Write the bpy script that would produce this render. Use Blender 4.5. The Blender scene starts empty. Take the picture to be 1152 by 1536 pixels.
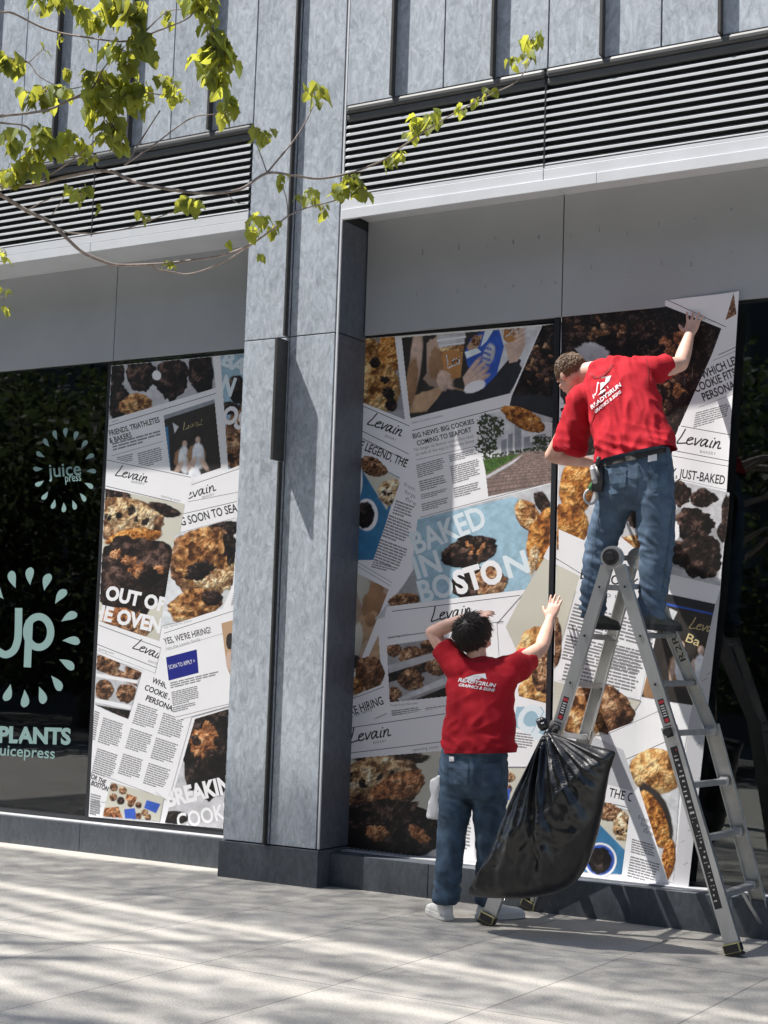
import bpy, bmesh, math, random
import numpy as np
from mathutils import Vector, Matrix, noise, Quaternion
from mathutils.bvhtree import BVHTree

# ------------------------------------------------------------------ camera, sky, sun, exposure
SC = bpy.context.scene
COL = SC.collection
YAW, PIT, ROL, FPX = 0.545586, 0.098342, -0.03374, 2308.0     # solved from the vanishing points (1152 px wide frame)
CAM = Vector((5.577, -8.525, 1.46))
_f = Vector((-math.sin(YAW)*math.cos(PIT), math.cos(YAW)*math.cos(PIT), math.sin(PIT)))
_r = Vector((math.cos(YAW), math.sin(YAW), 0)); _u = _r.cross(_f)
RGT = math.cos(ROL)*_r - math.sin(ROL)*_u
DWN = -math.sin(ROL)*_r - math.cos(ROL)*_u
FWD = _f
cd = bpy.data.cameras.new('camera'); cam = bpy.data.objects.new('camera', cd); COL.objects.link(cam)
cd.sensor_fit = 'HORIZONTAL'; cd.sensor_width = 36; cd.lens = FPX/1152*36
cd.clip_start = .05; cd.clip_end = 2000
cam.matrix_world = Matrix(((RGT.x, -DWN.x, -FWD.x, CAM.x), (RGT.y, -DWN.y, -FWD.y, CAM.y), (RGT.z, -DWN.z, -FWD.z, CAM.z), (0, 0, 0, 1)))
SC.camera = cam

SUN_TO = Vector((-2.05, -1.0, 4.15)).normalized()
world = bpy.data.worlds.new('World'); SC.world = world; world.use_nodes = True
wn = world.node_tree.nodes; wl = world.node_tree.links
sky = wn.new('ShaderNodeTexSky'); sky.sky_type = 'NISHITA'; sky.sun_disc = False
sky.sun_elevation = math.asin(SUN_TO.z); sky.sun_rotation = math.atan2(SUN_TO.x, SUN_TO.y)
wl.new(sky.outputs[0], wn['Background'].inputs[0]); wn['Background'].inputs[1].default_value = .098
sl = bpy.data.lights.new('sun', 'SUN'); sl.energy = 5.0; sl.angle = math.radians(.5); sl.color = (1, .955, .9)
so = bpy.data.objects.new('sun', sl); COL.objects.link(so); so.location = (0, 0, 30)
so.rotation_euler = SUN_TO.to_track_quat('Z', 'Y').to_euler()
SC.view_settings.view_transform = 'Standard'; SC.view_settings.look = 'None'
SC.view_settings.exposure = 1.08; SC.view_settings.gamma = 1

# ------------------------------------------------------------------ helpers
def ray(px, py): return FWD + RGT*((px-576)/FPX) + DWN*((py-768)/FPX)
def P(px, py, Y): d = ray(px, py); return CAM + d*((Y-CAM.y)/d.y)     # photo point on the plane y=Y
def PZ(px, py, Z): d = ray(px, py); return CAM + d*((Z-CAM.z)/d.z)
def depth(p): return (Vector(p)-CAM).dot(FWD)

def nodes(m): return m.node_tree.nodes, m.node_tree.links
def mat(name, col, rough=.6, metal=0., var=.0, vscale=8., bump=0., bscale=60., spec=.5, coat=0., stretch=(1, 1, 1)):
    m = bpy.data.materials.new(name); m.use_nodes = True; n, l = nodes(m); b = n['Principled BSDF']
    b.inputs['Base Color'].default_value = (*col, 1); b.inputs['Roughness'].default_value = rough
    b.inputs['Metallic'].default_value = metal; b.inputs['Specular IOR Level'].default_value = spec
    if coat: b.inputs['Coat Weight'].default_value = coat
    if var or bump:
        tc = n.new('ShaderNodeTexCoord'); mp = n.new('ShaderNodeMapping'); mp.inputs['Scale'].default_value = stretch
        l.new(tc.outputs['Object'], mp.inputs[0])
    if var:
        t = n.new('ShaderNodeTexNoise'); t.inputs['Scale'].default_value = vscale; t.inputs['Detail'].default_value = 6
        l.new(mp.outputs[0], t.inputs[0])
        r = n.new('ShaderNodeValToRGB'); e = r.color_ramp.elements
        e[0].position = .3; e[1].position = .7
        e[0].color = (*[c*(1-var) for c in col], 1); e[1].color = (*[min(1, c*(1+var)) for c in col], 1)
        l.new(t.outputs[0], r.inputs[0]); l.new(r.outputs[0], b.inputs['Base Color'])
    if bump:
        t2 = n.new('ShaderNodeTexNoise'); t2.inputs['Scale'].default_value = bscale; t2.inputs['Detail'].default_value = 4
        l.new(mp.outputs[0], t2.inputs[0])
        bp = n.new('ShaderNodeBump'); bp.inputs['Strength'].default_value = bump; bp.inputs['Distance'].default_value = .01
        l.new(t2.outputs[0], bp.inputs['Height']); l.new(bp.outputs[0], b.inputs['Normal'])
    return m

def link(name, me, mats, parent=None):
    o = bpy.data.objects.new(name, me); COL.objects.link(o)
    for m in (mats if isinstance(mats, (list, tuple)) else [mats]): me.materials.append(m)
    if parent: o.parent = parent; o.matrix_parent_inverse = Matrix.Translation(parent.location).inverted()
    return o
def build(name, bm, mats, parent=None, smooth=False, recalc=True):
    if recalc: bmesh.ops.recalc_face_normals(bm, faces=bm.faces)
    me = bpy.data.meshes.new(name); bm.to_mesh(me); bm.free()
    if smooth:
        for p in me.polygons: p.use_smooth = True
    return link(name, me, mats, parent)
def empty(name, loc, label, cat, group=None):
    o = bpy.data.objects.new(name, None); COL.objects.link(o); o.location = loc; o.empty_display_size = .2
    return tag(o, label, cat, group)
def tag(o, label=None, cat=None, group=None, kind=None):
    if label: o['label'] = label
    if cat: o['category'] = cat
    if group: o['group'] = group
    if kind: o['kind'] = kind
    return o
def box(bm, x0, x1, y0, y1, z0, z1, mi=0, bev=0.):
    r = bmesh.ops.create_cube(bm, size=1)
    for v in r['verts']: v.co = Vector(((x0+x1)/2+v.co.x*(x1-x0), (y0+y1)/2+v.co.y*(y1-y0), (z0+z1)/2+v.co.z*(z1-z0)))
    fs = list({f for v in r['verts'] for f in v.link_faces})
    if bev:
        es = list({e for v in r['verts'] for e in v.link_edges})
        rb = bmesh.ops.bevel(bm, geom=es, offset=bev, segments=2, affect='EDGES', profile=.6)
        fs = list(set([f for f in fs if f.is_valid]+rb['faces']))
    for f in fs: f.material_index = mi
    return fs
def B(name, mats, parent, *a, bev=.002, **k):
    bm = bmesh.new(); box(bm, *a, bev=bev, **k); return build(name, bm, mats, parent)
def beam(bm, p0, p1, wv, dv, mi=0, bev=0.):
    """box between two points; wv and dv are the full cross-section vectors"""
    p0 = Vector(p0); p1 = Vector(p1); wv = Vector(wv); dv = Vector(dv); vs = []
    for p in (p0, p1):
        for a, b in ((-.5, -.5), (.5, -.5), (.5, .5), (-.5, .5)): vs.append(bm.verts.new(p+wv*a+dv*b))
    fs = [bm.faces.new([vs[i] for i in q]) for q in ((0, 1, 2, 3), (7, 6, 5, 4), (0, 4, 5, 1), (1, 5, 6, 2), (2, 6, 7, 3), (3, 7, 4, 0))]
    if bev:
        es = list({e for f in fs for e in f.edges})
        rb = bmesh.ops.bevel(bm, geom=es, offset=bev, segments=2, affect='EDGES'); fs = [f for f in fs if f.is_valid]+rb['faces']
    for f in fs: f.material_index = mi
def frames(pts):
    out = []; up = None
    for i in range(len(pts)):
        a = pts[max(i-1, 0)]; b = pts[min(i+1, len(pts)-1)]; t = (b-a).normalized()
        if up is None:
            up = Vector((0, 0, 1)) if abs(t.z) < .9 else Vector((0, 1, 0))
        s = t.cross(up).normalized(); up = s.cross(t).normalized(); out.append((s, up))
    return out
def tube(bm, pts, rad, n=8, mi=0, cap=True):
    pts = [Vector(p) for p in pts]; rad = rad if isinstance(rad, (list, tuple)) else [rad]*len(pts)
    rings = []
    for p, r, (s, u) in zip(pts, rad, frames(pts)):
        rings.append([bm.verts.new(p+(s*math.cos(2*math.pi*k/n)+u*math.sin(2*math.pi*k/n))*r) for k in range(n)])
    for a, b in zip(rings, rings[1:]):
        for k in range(n): bm.faces.new((a[k], a[(k+1) % n], b[(k+1) % n], b[k])).material_index = mi
    if cap:
        bm.faces.new(rings[0][::-1]).material_index = mi; bm.faces.new(rings[-1]).material_index = mi
    return rings
def curve(pts, n=6):
    """Catmull-Rom through pts (tuples of any length), n steps each"""
    pts = [np.array(p, float) for p in pts]; q = [2*pts[0]-pts[1]]+pts+[2*pts[-1]-pts[-2]]; out = []
    for i in range(1, len(q)-2):
        for k in range(n):
            t = k/n; a, b, c, d = q[i-1:i+3]
            out.append(.5*((2*b)+(-a+c)*t+(2*a-5*b+4*c-d)*t*t+(-a+3*b-3*c+d)*t**3))
    out.append(pts[-1]); return out

def _hash(ix, iy, s):
    n_ = (ix.astype(np.int64)*374761393+iy.astype(np.int64)*668265263+int(s*1013)*1442695041) & 0x7fffffff
    n_ = ((n_ ^ (n_ >> 13))*1274126177) & 0x7fffffff
    return ((n_ ^ (n_ >> 16)) & 0xffff)/65535.0
def vn(x, y, s=0):
    """value noise on arrays, 0..1"""
    ix, iy = np.floor(x), np.floor(y); fx, fy = x-ix, y-iy; fx = fx*fx*fx*(fx*(fx*6-15)+10); fy = fy*fy*fy*(fy*(fy*6-15)+10)
    return (_hash(ix, iy, s)*(1-fx)+_hash(ix+1, iy, s)*fx)*(1-fy)+(_hash(ix, iy+1, s)*(1-fx)+_hash(ix+1, iy+1, s)*fx)*fy
def fbm(x, y, s=0, o=5, g=.55):
    t = 0; a_ = 1; n_ = 0
    for k in range(o): t = t+a_*vn(x, y, s+k*17); n_ += a_; a_ *= g; x = x*2.03+13.7; y = y*2.03+5.1
    return t/n_
# ------------------------------------------------------------------ materials
def panel_mat(name, c0, c1, seedoff, rough=.42):
    m = bpy.data.materials.new(name); m.use_nodes = True; n, l = nodes(m); b = n['Principled BSDF']
    tc = n.new('ShaderNodeTexCoord'); mp = n.new('ShaderNodeMapping'); mp.inputs['Location'].default_value = seedoff
    mp.inputs['Scale'].default_value = (1.3, 1, .62); l.new(tc.outputs['Object'], mp.inputs[0])
    w = n.new('ShaderNodeTexNoise'); w.inputs['Scale'].default_value = 5; w.inputs['Detail'].default_value = 3; l.new(mp.outputs[0], w.inputs[0])
    mx = n.new('ShaderNodeVectorMath'); mx.operation = 'MULTIPLY_ADD'; l.new(w.outputs[1], mx.inputs[0]); mx.inputs[1].default_value = (.22, .22, .22); l.new(mp.outputs[0], mx.inputs[2])
    t = n.new('ShaderNodeTexNoise'); t.inputs['Scale'].default_value = 24; t.inputs['Detail'].default_value = 7; t.inputs['Roughness'].default_value = .7; t.inputs['Distortion'].default_value = .9
    l.new(mx.outputs[0], t.inputs[0])
    t2 = n.new('ShaderNodeTexVoronoi'); t2.inputs['Scale'].default_value = 24; t2.feature = 'SMOOTH_F1'; l.new(mx.outputs[0], t2.inputs[0])
    ad = n.new('ShaderNodeMath'); ad.operation = 'MULTIPLY_ADD'; l.new(t2.outputs[0], ad.inputs[0]); ad.inputs[1].default_value = -.22; l.new(t.outputs[0], ad.inputs[2])
    big = n.new('ShaderNodeTexNoise'); big.inputs['Scale'].default_value = 1.6; l.new(mp.outputs[0], big.inputs[0])
    ad2 = n.new('ShaderNodeMath'); ad2.operation = 'MULTIPLY_ADD'; l.new(big.outputs[0], ad2.inputs[0]); ad2.inputs[1].default_value = .3; l.new(ad.outputs[0], ad2.inputs[2])
    r = n.new('ShaderNodeValToRGB'); e = r.color_ramp.elements; e[0].position = .32; e[1].position = .72; e[0].color = (*c0, 1); e[1].color = (*c1, 1)
    l.new(ad2.outputs[0], r.inputs[0]); l.new(r.outputs[0], b.inputs['Base Color'])
    b.inputs['Roughness'].default_value = rough; b.inputs['Metallic'].default_value = .25
    return m
PANELS = [panel_mat('zinc_panel', (.255, .29, .325), (.54, .59, .645), (k*3.7, k*1.3, k*2.1)) for k in range(4)]
M = dict(
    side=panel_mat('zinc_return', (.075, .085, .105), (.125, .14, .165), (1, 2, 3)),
    base=panel_mat('plinth_stone', (.052, .06, .07), (.1, .112, .13), (5, 2, 1), .5),
    fin=mat('fin_bronze', (.055, .053, .05), .45, .3, var=.15, vscale=20),
    glue=mat('old_glue', (.2, .205, .21), .7),
    dark=mat('dark_gap', (.012, .013, .015), .7),
    frame=mat('window_frame_black', (.02, .022, .026), .35),
    fascia=mat('fascia_grey', (.36, .375, .39), .5, .1, var=.05, vscale=2.5),
    canopy=mat('canopy_aluminium', (.62, .64, .665), .45, .2, var=.05, vscale=4),
    slat=mat('louvre_aluminium', (.55, .57, .58), .45, .15, var=.05, vscale=6),
    header=mat('louvre_header', (.11, .112, .112), .4, .3, var=.1, vscale=5),
    ledge=mat('ledge_aluminium', (.62, .63, .65), .35, .4, var=.08, vscale=6),
    interior=mat('dark_interior', (.1, .105, .1), .8, var=.3, vscale=2),
)
def glass_mat():
    m = bpy.data.materials.new('tinted_glass'); m.use_nodes = True; n, l = nodes(m)
    n.remove(n['Principled BSDF']); out = n['Material Output']
    tr = n.new('ShaderNodeBsdfTransparent'); tr.inputs[0].default_value = (.5, .54, .53, 1)
    gl = n.new('ShaderNodeBsdfGlossy'); gl.inputs['Roughness'].default_value = .012; gl.inputs[0].default_value = (.9, .93, .95, 1)
    fr = n.new('ShaderNodeFresnel'); fr.inputs[0].default_value = 1.5
    mu = n.new('ShaderNodeMath'); mu.operation = 'MULTIPLY_ADD'; mu.inputs[1].default_value = 1.3; mu.inputs[2].default_value = .03; l.new(fr.outputs[0], mu.inputs[0])
    tc = n.new('ShaderNodeTexCoord'); t = n.new('ShaderNodeTexNoise'); t.inputs['Scale'].default_value = 1.6; l.new(tc.outputs['Object'], t.inputs[0])
    bp = n.new('ShaderNodeBump'); bp.inputs['Strength'].default_value = .05; bp.inputs['Distance'].default_value = .02; l.new(t.outputs[0], bp.inputs['Height']); l.new(bp.outputs[0], gl.inputs['Normal'])
    mx = n.new('ShaderNodeMixShader'); l.new(mu.outputs[0], mx.inputs[0]); l.new(tr.outputs[0], mx.inputs[1]); l.new(gl.outputs[0], mx.inputs[2]); l.new(mx.outputs[0], out.inputs[0])
    return m
M['glass'] = glass_mat()
def pavement_mat():
    m = bpy.data.materials.new('granite_paving'); m.use_nodes = True; n, l = nodes(m); b = n['Principled BSDF']
    tc = n.new('ShaderNodeTexCoord'); sp = n.new('ShaderNodeSeparateXYZ'); l.new(tc.outputs['Object'], sp.inputs[0])
    def math_(op, a, v=None, c=None):
        k = n.new('ShaderNodeMath'); k.operation = op
        for i, x in enumerate((a, v, c)):
            if x is None: continue
            if isinstance(x, (int, float)): k.inputs[i].default_value = x
            else: l.new(x, k.inputs[i])
        return k.outputs[0]
    def joint(o, off, pitch, w):
        a = math_('MULTIPLY_ADD', o, 1/pitch, -off/pitch+100.5); f = math_('FRACT', a); d = math_('ABSOLUTE', math_('SUBTRACT', f, .5)); return math_('LESS_THAN', d, w/pitch)
    j = math_('MAXIMUM', joint(sp.outputs[0], .19, .766, .0042), joint(sp.outputs[1], -.95, 1.53, .005))
    ti = n.new('ShaderNodeMath'); ti.operation = 'FLOOR'; l.new(math_('MULTIPLY_ADD', sp.outputs[0], 1/.766, -.19/.766+100.0), ti.inputs[0])
    wn_ = n.new('ShaderNodeTexWhiteNoise'); wn_.noise_dimensions = '1D'; l.new(ti.outputs[0], wn_.inputs['W'])
    t1 = n.new('ShaderNodeTexNoise'); t1.inputs['Scale'].default_value = 95; t1.inputs['Detail'].default_value = 5; t1.inputs['Roughness'].default_value = .75; l.new(tc.outputs['Object'], t1.inputs[0])
    t2 = n.new('ShaderNodeTexNoise'); t2.inputs['Scale'].default_value = 2.2; t2.inputs['Detail'].default_value = 7; t2.inputs['Roughness'].default_value = .65; l.new(tc.outputs['Object'], t2.inputs[0])
    s = math_('ADD', math_('MULTIPLY', t1.outputs[0], 1.15), math_('MULTIPLY', t2.outputs[0], .35)); s = math_('MULTIPLY_ADD', wn_.outputs[0], .05, s)
    r = n.new('ShaderNodeValToRGB'); e = r.color_ramp.elements; e[0].position = .5; e[1].position = 1.0; e[0].color = (.155, .147, .13, 1); e[1].color = (.44, .423, .385, 1); l.new(s, r.inputs[0])
    mx = n.new('ShaderNodeMixRGB'); l.new(math_('MULTIPLY', j, .8), mx.inputs[0]); l.new(r.outputs[0], mx.inputs[1]); mx.inputs[2].default_value = (.1, .095, .09, 1)
    st = n.new('ShaderNodeTexNoise'); st.inputs['Scale'].default_value = 7; st.inputs['Detail'].default_value = 2; l.new(tc.outputs['Object'], st.inputs[0])
    sr = n.new('ShaderNodeValToRGB'); sr.color_ramp.elements[0].position = .735; sr.color_ramp.elements[1].position = .75; l.new(st.outputs[0], sr.inputs[0])
    mx2 = n.new('ShaderNodeMixRGB'); l.new(math_('MULTIPLY', sr.outputs[0], .45), mx2.inputs[0]); l.new(mx.outputs[0], mx2.inputs[1]); mx2.inputs[2].default_value = (.1, .1, .1, 1)
    l.new(mx2.outputs[0], b.inputs['Base Color']); b.inputs['Roughness'].default_value = .75
    bp = n.new('ShaderNodeBump'); bp.inputs['Strength'].default_value = .3; bp.inputs['Distance'].default_value = .004; l.new(t1.outputs[0], bp.inputs['Height']); l.new(bp.outputs[0], b.inputs['Normal'])
    return m

# ------------------------------------------------------------------ ground
def sheet(name, x0, x1, y0, y1, z, m):
    bm = bmesh.new(); bm.faces.new([bm.verts.new(c) for c in ((x0, y0, z), (x1, y0, z), (x1, y1, z), (x0, y1, z))])
    return tag(build(name, bm, m), kind='structure')
sheet('ground', -400, 400, -400, 400, -.16, mat('far_ground', (.12, .12, .11), .9, var=.2, vscale=.3))
bm = bmesh.new(); box(bm, -60, 60, -10.6, 6, -.155, 0)
tag(build('pavement', bm, pavement_mat()), kind='structure')
sheet('road', -200, 200, -20, -10.6, -.15, mat('asphalt', (.05, .05, .052), .85, var=.25, vscale=3))

# ------------------------------------------------------------------ the storefront building
bld = empty('storefront_building', (-.4, .5, 0), 'grey metal-clad storefront building with louvre bands, a mottled column and big shop windows', 'building')
random.seed(4)
ZJ = 3.665                                   # column joint
# column
box_bm = bmesh.new(); box(box_bm, -.765, -.008, .008, .9, .2, 9.0); build('column_core', box_bm, M['dark'], bld)
for k, (x0, x1) in enumerate(((-.772, -.388), (-.384, 0.0))):
    B('column_panel', PANELS[k], bld, x0+.003, x1-(.022 if k else .006), -.02, .008, .247, ZJ-.004)
    B('column_panel', PANELS[k+2], bld, x0+.003, x1-(.022 if k else .006), -.02, .008, ZJ+.004, 8.8)
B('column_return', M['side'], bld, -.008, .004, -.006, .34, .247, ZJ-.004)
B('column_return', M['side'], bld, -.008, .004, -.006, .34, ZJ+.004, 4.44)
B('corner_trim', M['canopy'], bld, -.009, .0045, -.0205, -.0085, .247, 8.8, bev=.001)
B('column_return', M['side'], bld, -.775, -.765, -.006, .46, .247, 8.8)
B('column_base', M['base'], bld, -.79, .012, -.04, .345, -.01, .238, bev=.003)
# fins: narrow bar the full height, one thick bar at head height
B('fin', M['fin'], bld, -.42, -.404, -.058, -.0205, .247, 2.8)
B('thick_fin', M['fin'], bld, -.418, -.394, -.15, -.0215, 2.802, 3.638, bev=.004)
B('fin', M['fin'], bld, -.42, -.404, -.058, -.0205, ZJ+.004, 8.8)
# wall panels over the louvres
xs = [-.775-.376*k for k in range(0, 16)]
def upper(x_edges, sgn, z0):
    for k in range(len(x_edges)-1):
        a, b = sorted(x_edges[k:k+2]); B('wall_panel', PANELS[random.randrange(4)], bld, a+.005, b-.005, -.02, .01, z0, 8.8)
        if k % 2 == 0:
            fx = b if sgn < 0 else b
upper(xs, -1, 5.235); xr = [0.003+.377*k for k in range(0, 20)]; upper(xr, 1, 5.235)
for k in range(1, len(xs)-1, 2): B('fin', M['fin'], bld, xs[k]-.01, xs[k]+.01, -.068, -.0205, 5.235, 8.8)
for k in range(1, len(xr)-1, 2): B('fin', M['fin'], bld, xr[k]-.01, xr[k]+.01, -.068, -.0205, 5.235, 8.8)
B('wall_backing', M['dark'], bld, -6.6, -.78, .012, .6, 4.6, 8.8, bev=0); B('wall_backing', M['dark'], bld, .006, 7.4, .012, .6, 4.6, 8.8, bev=0)
# louvres, canopies, fascia
def side(x0, x1, louv_joints, fasc_joints, can_joints, yf, soff_end):
    js = [x0]+louv_joints+[x1]
    for a, b in zip(js, js[1:]):
        a += .006; b -= .006
        bm = bmesh.new()
        z = 5.10; 
        while z > 4.62:
            # blade: sloping face + bottom lip
            vs = [(-.03, z-.034), (-.03, z-.02), (.02, z+.012), (.02, z+.008), (-.026, z-.0235), (-.026, z-.034)]
            pr = [[bm.verts.new((xx, y, zz)) for y, zz in vs] for xx in (a, b)]
            for i in range(6): bm.faces.new((pr[0][i], pr[0][(i+1) % 6], pr[1][(i+1) % 6], pr[1][i]))
            bm.faces.new(pr[0]); bm.faces.new(pr[1][::-1]); z -= .0525
        build('louvre', bm, M['slat'], bld)
        B('louvre_header', M['header'], bld, a, b, -.03, .011, 5.118, 5.165, bev=.012); B('louvre_header', M['header'], bld, a, b, -.045, .011, 5.168, 5.222, bev=.018)
    for a, b in zip(js, js[1:]):
        B('louvre_post', M['frame'], bld, b-.005, b+.005, -.03, .01, 4.58, 5.2, bev=0) if b != x1 else None
    B('louvre_sill', M['canopy'], bld, x0, x1, -.03, .01, 4.574 if x0 > 0 else 4.533, 4.603)
    cj = [x0-(0 if x0 < -1 else .0)]+can_joints+[x1]
    zc = 4.504 if x0 > 0 else 4.463
    for a, b in zip(js, js[1:]): B('canopy', M['canopy'], bld, a+.0025, b-.0025, -.034, yf+.06, zc, 4.571 if x0 > 0 else 4.529)
    for a, b in zip(cj, cj[1:]) if x0 > 0 else (): B('canopy', M['canopy'], bld, a+.001, b-.001, -.045, -.018, 4.431, 4.5)
    fj = [x0]+fasc_joints+[x1]
    for a, b in zip(fj, fj[1:]): B('fascia_panel', M['fascia'], bld, a+.004, b-.004, yf, yf+.02, 3.705, zc-.0005, bev=.001)
    B('fascia_backing', M['dark'], bld, x0, x1, yf+.022, yf+.059, 3.74, zc-.001, bev=0)
side(-6.6, -.779, [-5.2, -2.235], [-5.3, -2.275], [-4.9, -2.22], .33, 0)
side(.012, 7.4, [1.505, 4.5], [1.497, 4.4], [1.87, 5.1], .30, 0)
# old glue dabs where a sign has been taken off
for gx, gy in ((634, 380), (688, 372), (730, 366), (744, 358), (770, 362), (808, 357), (856, 351), (899, 342), (941, 353), (988, 338), (1043, 328), (1097, 315), (625, 443), (686, 438), (728, 430), (770, 428), (812, 425), (833, 424), (887, 402), (944, 405), (992, 393), (1037, 394), (1092, 384)):
    bm = bmesh.new(); c_ = P(gx, gy, .2985); n_ = 9; ph = gx*.7
    for k in range(2): bm.faces.new([bm.verts.new(c_+Vector((k*.02*math.cos(ph*3)*(gx % 3 == 0), -.0004*k, k*.02*math.sin(ph*5)))+Vector((math.cos(t)*(.005+.003*math.sin(3*t+ph))*(.5+.8*(gx*.37 % 1)), 0, math.sin(t)*(.009+.004*math.sin(2*t+ph))*(.4+.9*(gy*.61 % 1))))) for t in [-2*math.pi*i/n_ for i in range(n_)]])
    build('glue_dab', bm, M['glue'], bld, recalc=False)
# plinths and ledges
for a, b in ((-6.6, -5.3), (-5.3, -3.95), (-3.95, -2.3), (-2.3, -.785)): B('plinth_panel', M['base'], bld, a+.0025, b-.0025, .26, .60, -.01, .205)
for a, b in ((.013, .75), (.75, 1.49), (1.49, 4.2), (4.2, 7.4)): B('plinth_panel', M['base'], bld, a+.0025, b-.0025, .11, .60, -.01, .212)
B('ledge', M['ledge'], bld, -6.6, -.78, .268, .355, .207, .217); B('ledge', M['ledge'], bld, .013, 7.4, .24, .335, .2135, .222)
# windows (frame > glass)
def window(x0, x1, y, z0, z1):
    f = bmesh.new()
    for q in ((x0, x0+.022, z0, z1), (x1-.022, x1, z0, z1)): box(f, q[0], q[1], y+.0, y+.05, q[2], q[3])
    for q in ((z0, z0+.03), (z1-.03, z1)): box(f, x0+.0225, x1-.0225, y+.001, y+.05, q[0], q[1])
    fo = build('window_frame', f, M['frame'], bld)
    bm = bmesh.new(); box(bm, x0+.023, x1-.023, y+.004, y+.012, z0+.031, z1-.031); build('glass', bm, M['glass'], fo)
    return fo
GL, GR = .36, .34
winL = window(-6.6, -5.0, GL, .22, 3.735); winL2 = window(-5.0, -2.326, GL, .22, 3.735); winL3 = window(-2.326, -.78, GL, .22, 3.735)
winR1 = window(.013, 1.462, GR, .215, 3.72); winR2 = window(1.462, 4.3, GR, .215, 3.72); winR3 = window(4.3, 7.4, GR, .215, 3.72)
B('window_mullion', M['frame'], bld, 1.447, 1.481, GR-.035, GR-.001, .223, 3.72)
# dark rooms behind the glass
bm = bmesh.new()
for x0, x1 in ((-6.6, -.79), (.02, 7.4)):
    y1 = 4.2
    for vs in (((x0, .62, 0.02), (x1, .62, .02), (x1, y1, .02), (x0, y1, .02)), ((x0, y1, .02), (x1, y1, .02), (x1, y1, 3.9), (x0, y1, 3.9)), ((x0, .62, 3.9), (x1, .62, 3.9), (x1, y1, 3.9), (x0, y1, 3.9)),
               ((x0, .62, .02), (x0, y1, .02), (x0, y1, 3.9), (x0, .62, 3.9)), ((x1, .62, .02), (x1, y1, .02), (x1, y1, 3.9), (x1, .62, 3.9))):
        bm.faces.new([bm.verts.new(v) for v in vs])
build('interior', bm, M['interior'], bld)
# ------------------------------------------------------------------ printed vinyl on the windows
def ink(name, col, rough=.42): return mat('ink_'+name, col, rough, var=.03, vscale=3)
INKC = dict(white=(.77, .77, .785), black=(.018, .018, .02), grey=(.22, .22, .23), lgrey=(.5, .5, .52), blue=(.3, .46, .56), navy=(.008, .014, .2), cream=(.56, .55, .47),
     tray=(.5, .51, .53), shade=(.3, .3, .31), teal=(.04, .17, .33), skin=(.55, .4, .325), dcloth=(.022, .024, .03), royal=(.03, .09, .42), coffee=(.42, .2, .07), grass=(.07, .15, .03),
     skyp=(.62, .64, .66), tower=(.27, .29, .32), leafp=(.05, .065, .03), wood=(.3, .17, .09), apron=(.72, .75, .8), gold=(.6, .5, .25), hair=(.03, .018, .012), ltrblue=(.66, .74, .78), brownpaper=(.4, .29, .22), warm=(.45, .3, .18), darkbg=(.03, .026, .024))
INK = {k: ink(k, c) for k, c in INKC.items()}
PHOTO = bpy.data.materials.new('printed_photograph'); PHOTO.use_nodes = True; _n, _l = nodes(PHOTO)
_at = _n.new('ShaderNodeAttribute'); _at.attribute_name = 'print'; _l.new(_at.outputs['Color'], _n['Principled BSDF'].inputs['Base Color']); _n['Principled BSDF'].inputs['Roughness'].default_value = .42
# crumb tones of the photographed bakes: crevice, dark, mid, light
CRUMB = dict(gold=((.06, .022, .009), (.3, .125, .04), (.52, .28, .105), (.74, .53, .28)), pale=((.12, .045, .012), (.4, .19, .06), (.6, .35, .13), (.78, .56, .28)), brown=((.022, .01, .006), (.14, .062, .03), (.3, .15, .075), (.58, .38, .22)),
    dark=((.002, .0015, .0015), (.01, .006, .005), (.026, .014, .011), (.13, .075, .058)), deep=((.0015, .001, .001), (.006, .004, .004), (.014, .009, .008), (.07, .045, .038)), ginger=((.1, .03, .008), (.34, .12, .025), (.5, .22, .05), (.7, .4, .14)),
    crumb=((.14, .065, .028), (.5, .32, .16), (.7, .54, .32), (.85, .75, .55)), toffee=((.06, .02, .01), (.28, .1, .035), (.46, .2, .08), (.66, .38, .2)))
def seg_dist(X_, Y__, pts):
    """signed distance to a polygon, positive inside"""
    d = np.full(X_.shape, 1e9); ins = np.zeros(X_.shape, bool); n_ = len(pts)
    for i in range(n_):
        (x0, y0), (x1, y1) = pts[i], pts[(i+1) % n_]; dx, dy = x1-x0, y1-y0; L2 = dx*dx+dy*dy or 1e-9
        t = np.clip(((X_-x0)*dx+(Y__-y0)*dy)/L2, 0, 1); d = np.minimum(d, (X_-x0-t*dx)**2+(Y__-y0-t*dy)**2)
        if y0 != y1:
            c = ((y0 > Y__) != (y1 > Y__)) & (X_ < x0+(Y__-y0)*dx/(dy or 1e-9)); ins ^= c
    return np.where(ins, 1, -1)*np.sqrt(d)
FONT = bpy.data.curves.new('measure', 'FONT').font
def text_tris(s, bold=0.):
    """triangles of a line of text, scaled so that the text is 1 wide and the capitals 1 high"""
    c = bpy.data.curves.new('t', 'FONT'); c.body = s; c.size = 1; c.resolution_u = 3; c.offset = bold
    o = bpy.data.objects.new('t', c); COL.objects.link(o); bpy.context.view_layer.update()
    me = o.evaluated_get(bpy.context.evaluated_depsgraph_get()).to_mesh(); me.calc_loop_triangles()
    v = np.array([x.co[:2] for x in me.vertices]); t = [tuple(map(tuple, v[list(k.vertices)])) for k in me.loop_triangles]
    bpy.data.objects.remove(o); bpy.data.curves.remove(c)
    if not len(v): return []
    x0, x1 = v[:, 0].min(), v[:, 0].max(); h = .73
    return [[((a-x0)/(x1-x0), b/h) for a, b in k] for k in t]
_tc = {}
def ttris(s, bold=0.):
    if (s, bold) not in _tc: _tc[(s, bold)] = text_tris(s, bold)
    return _tc[(s, bold)]
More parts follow.
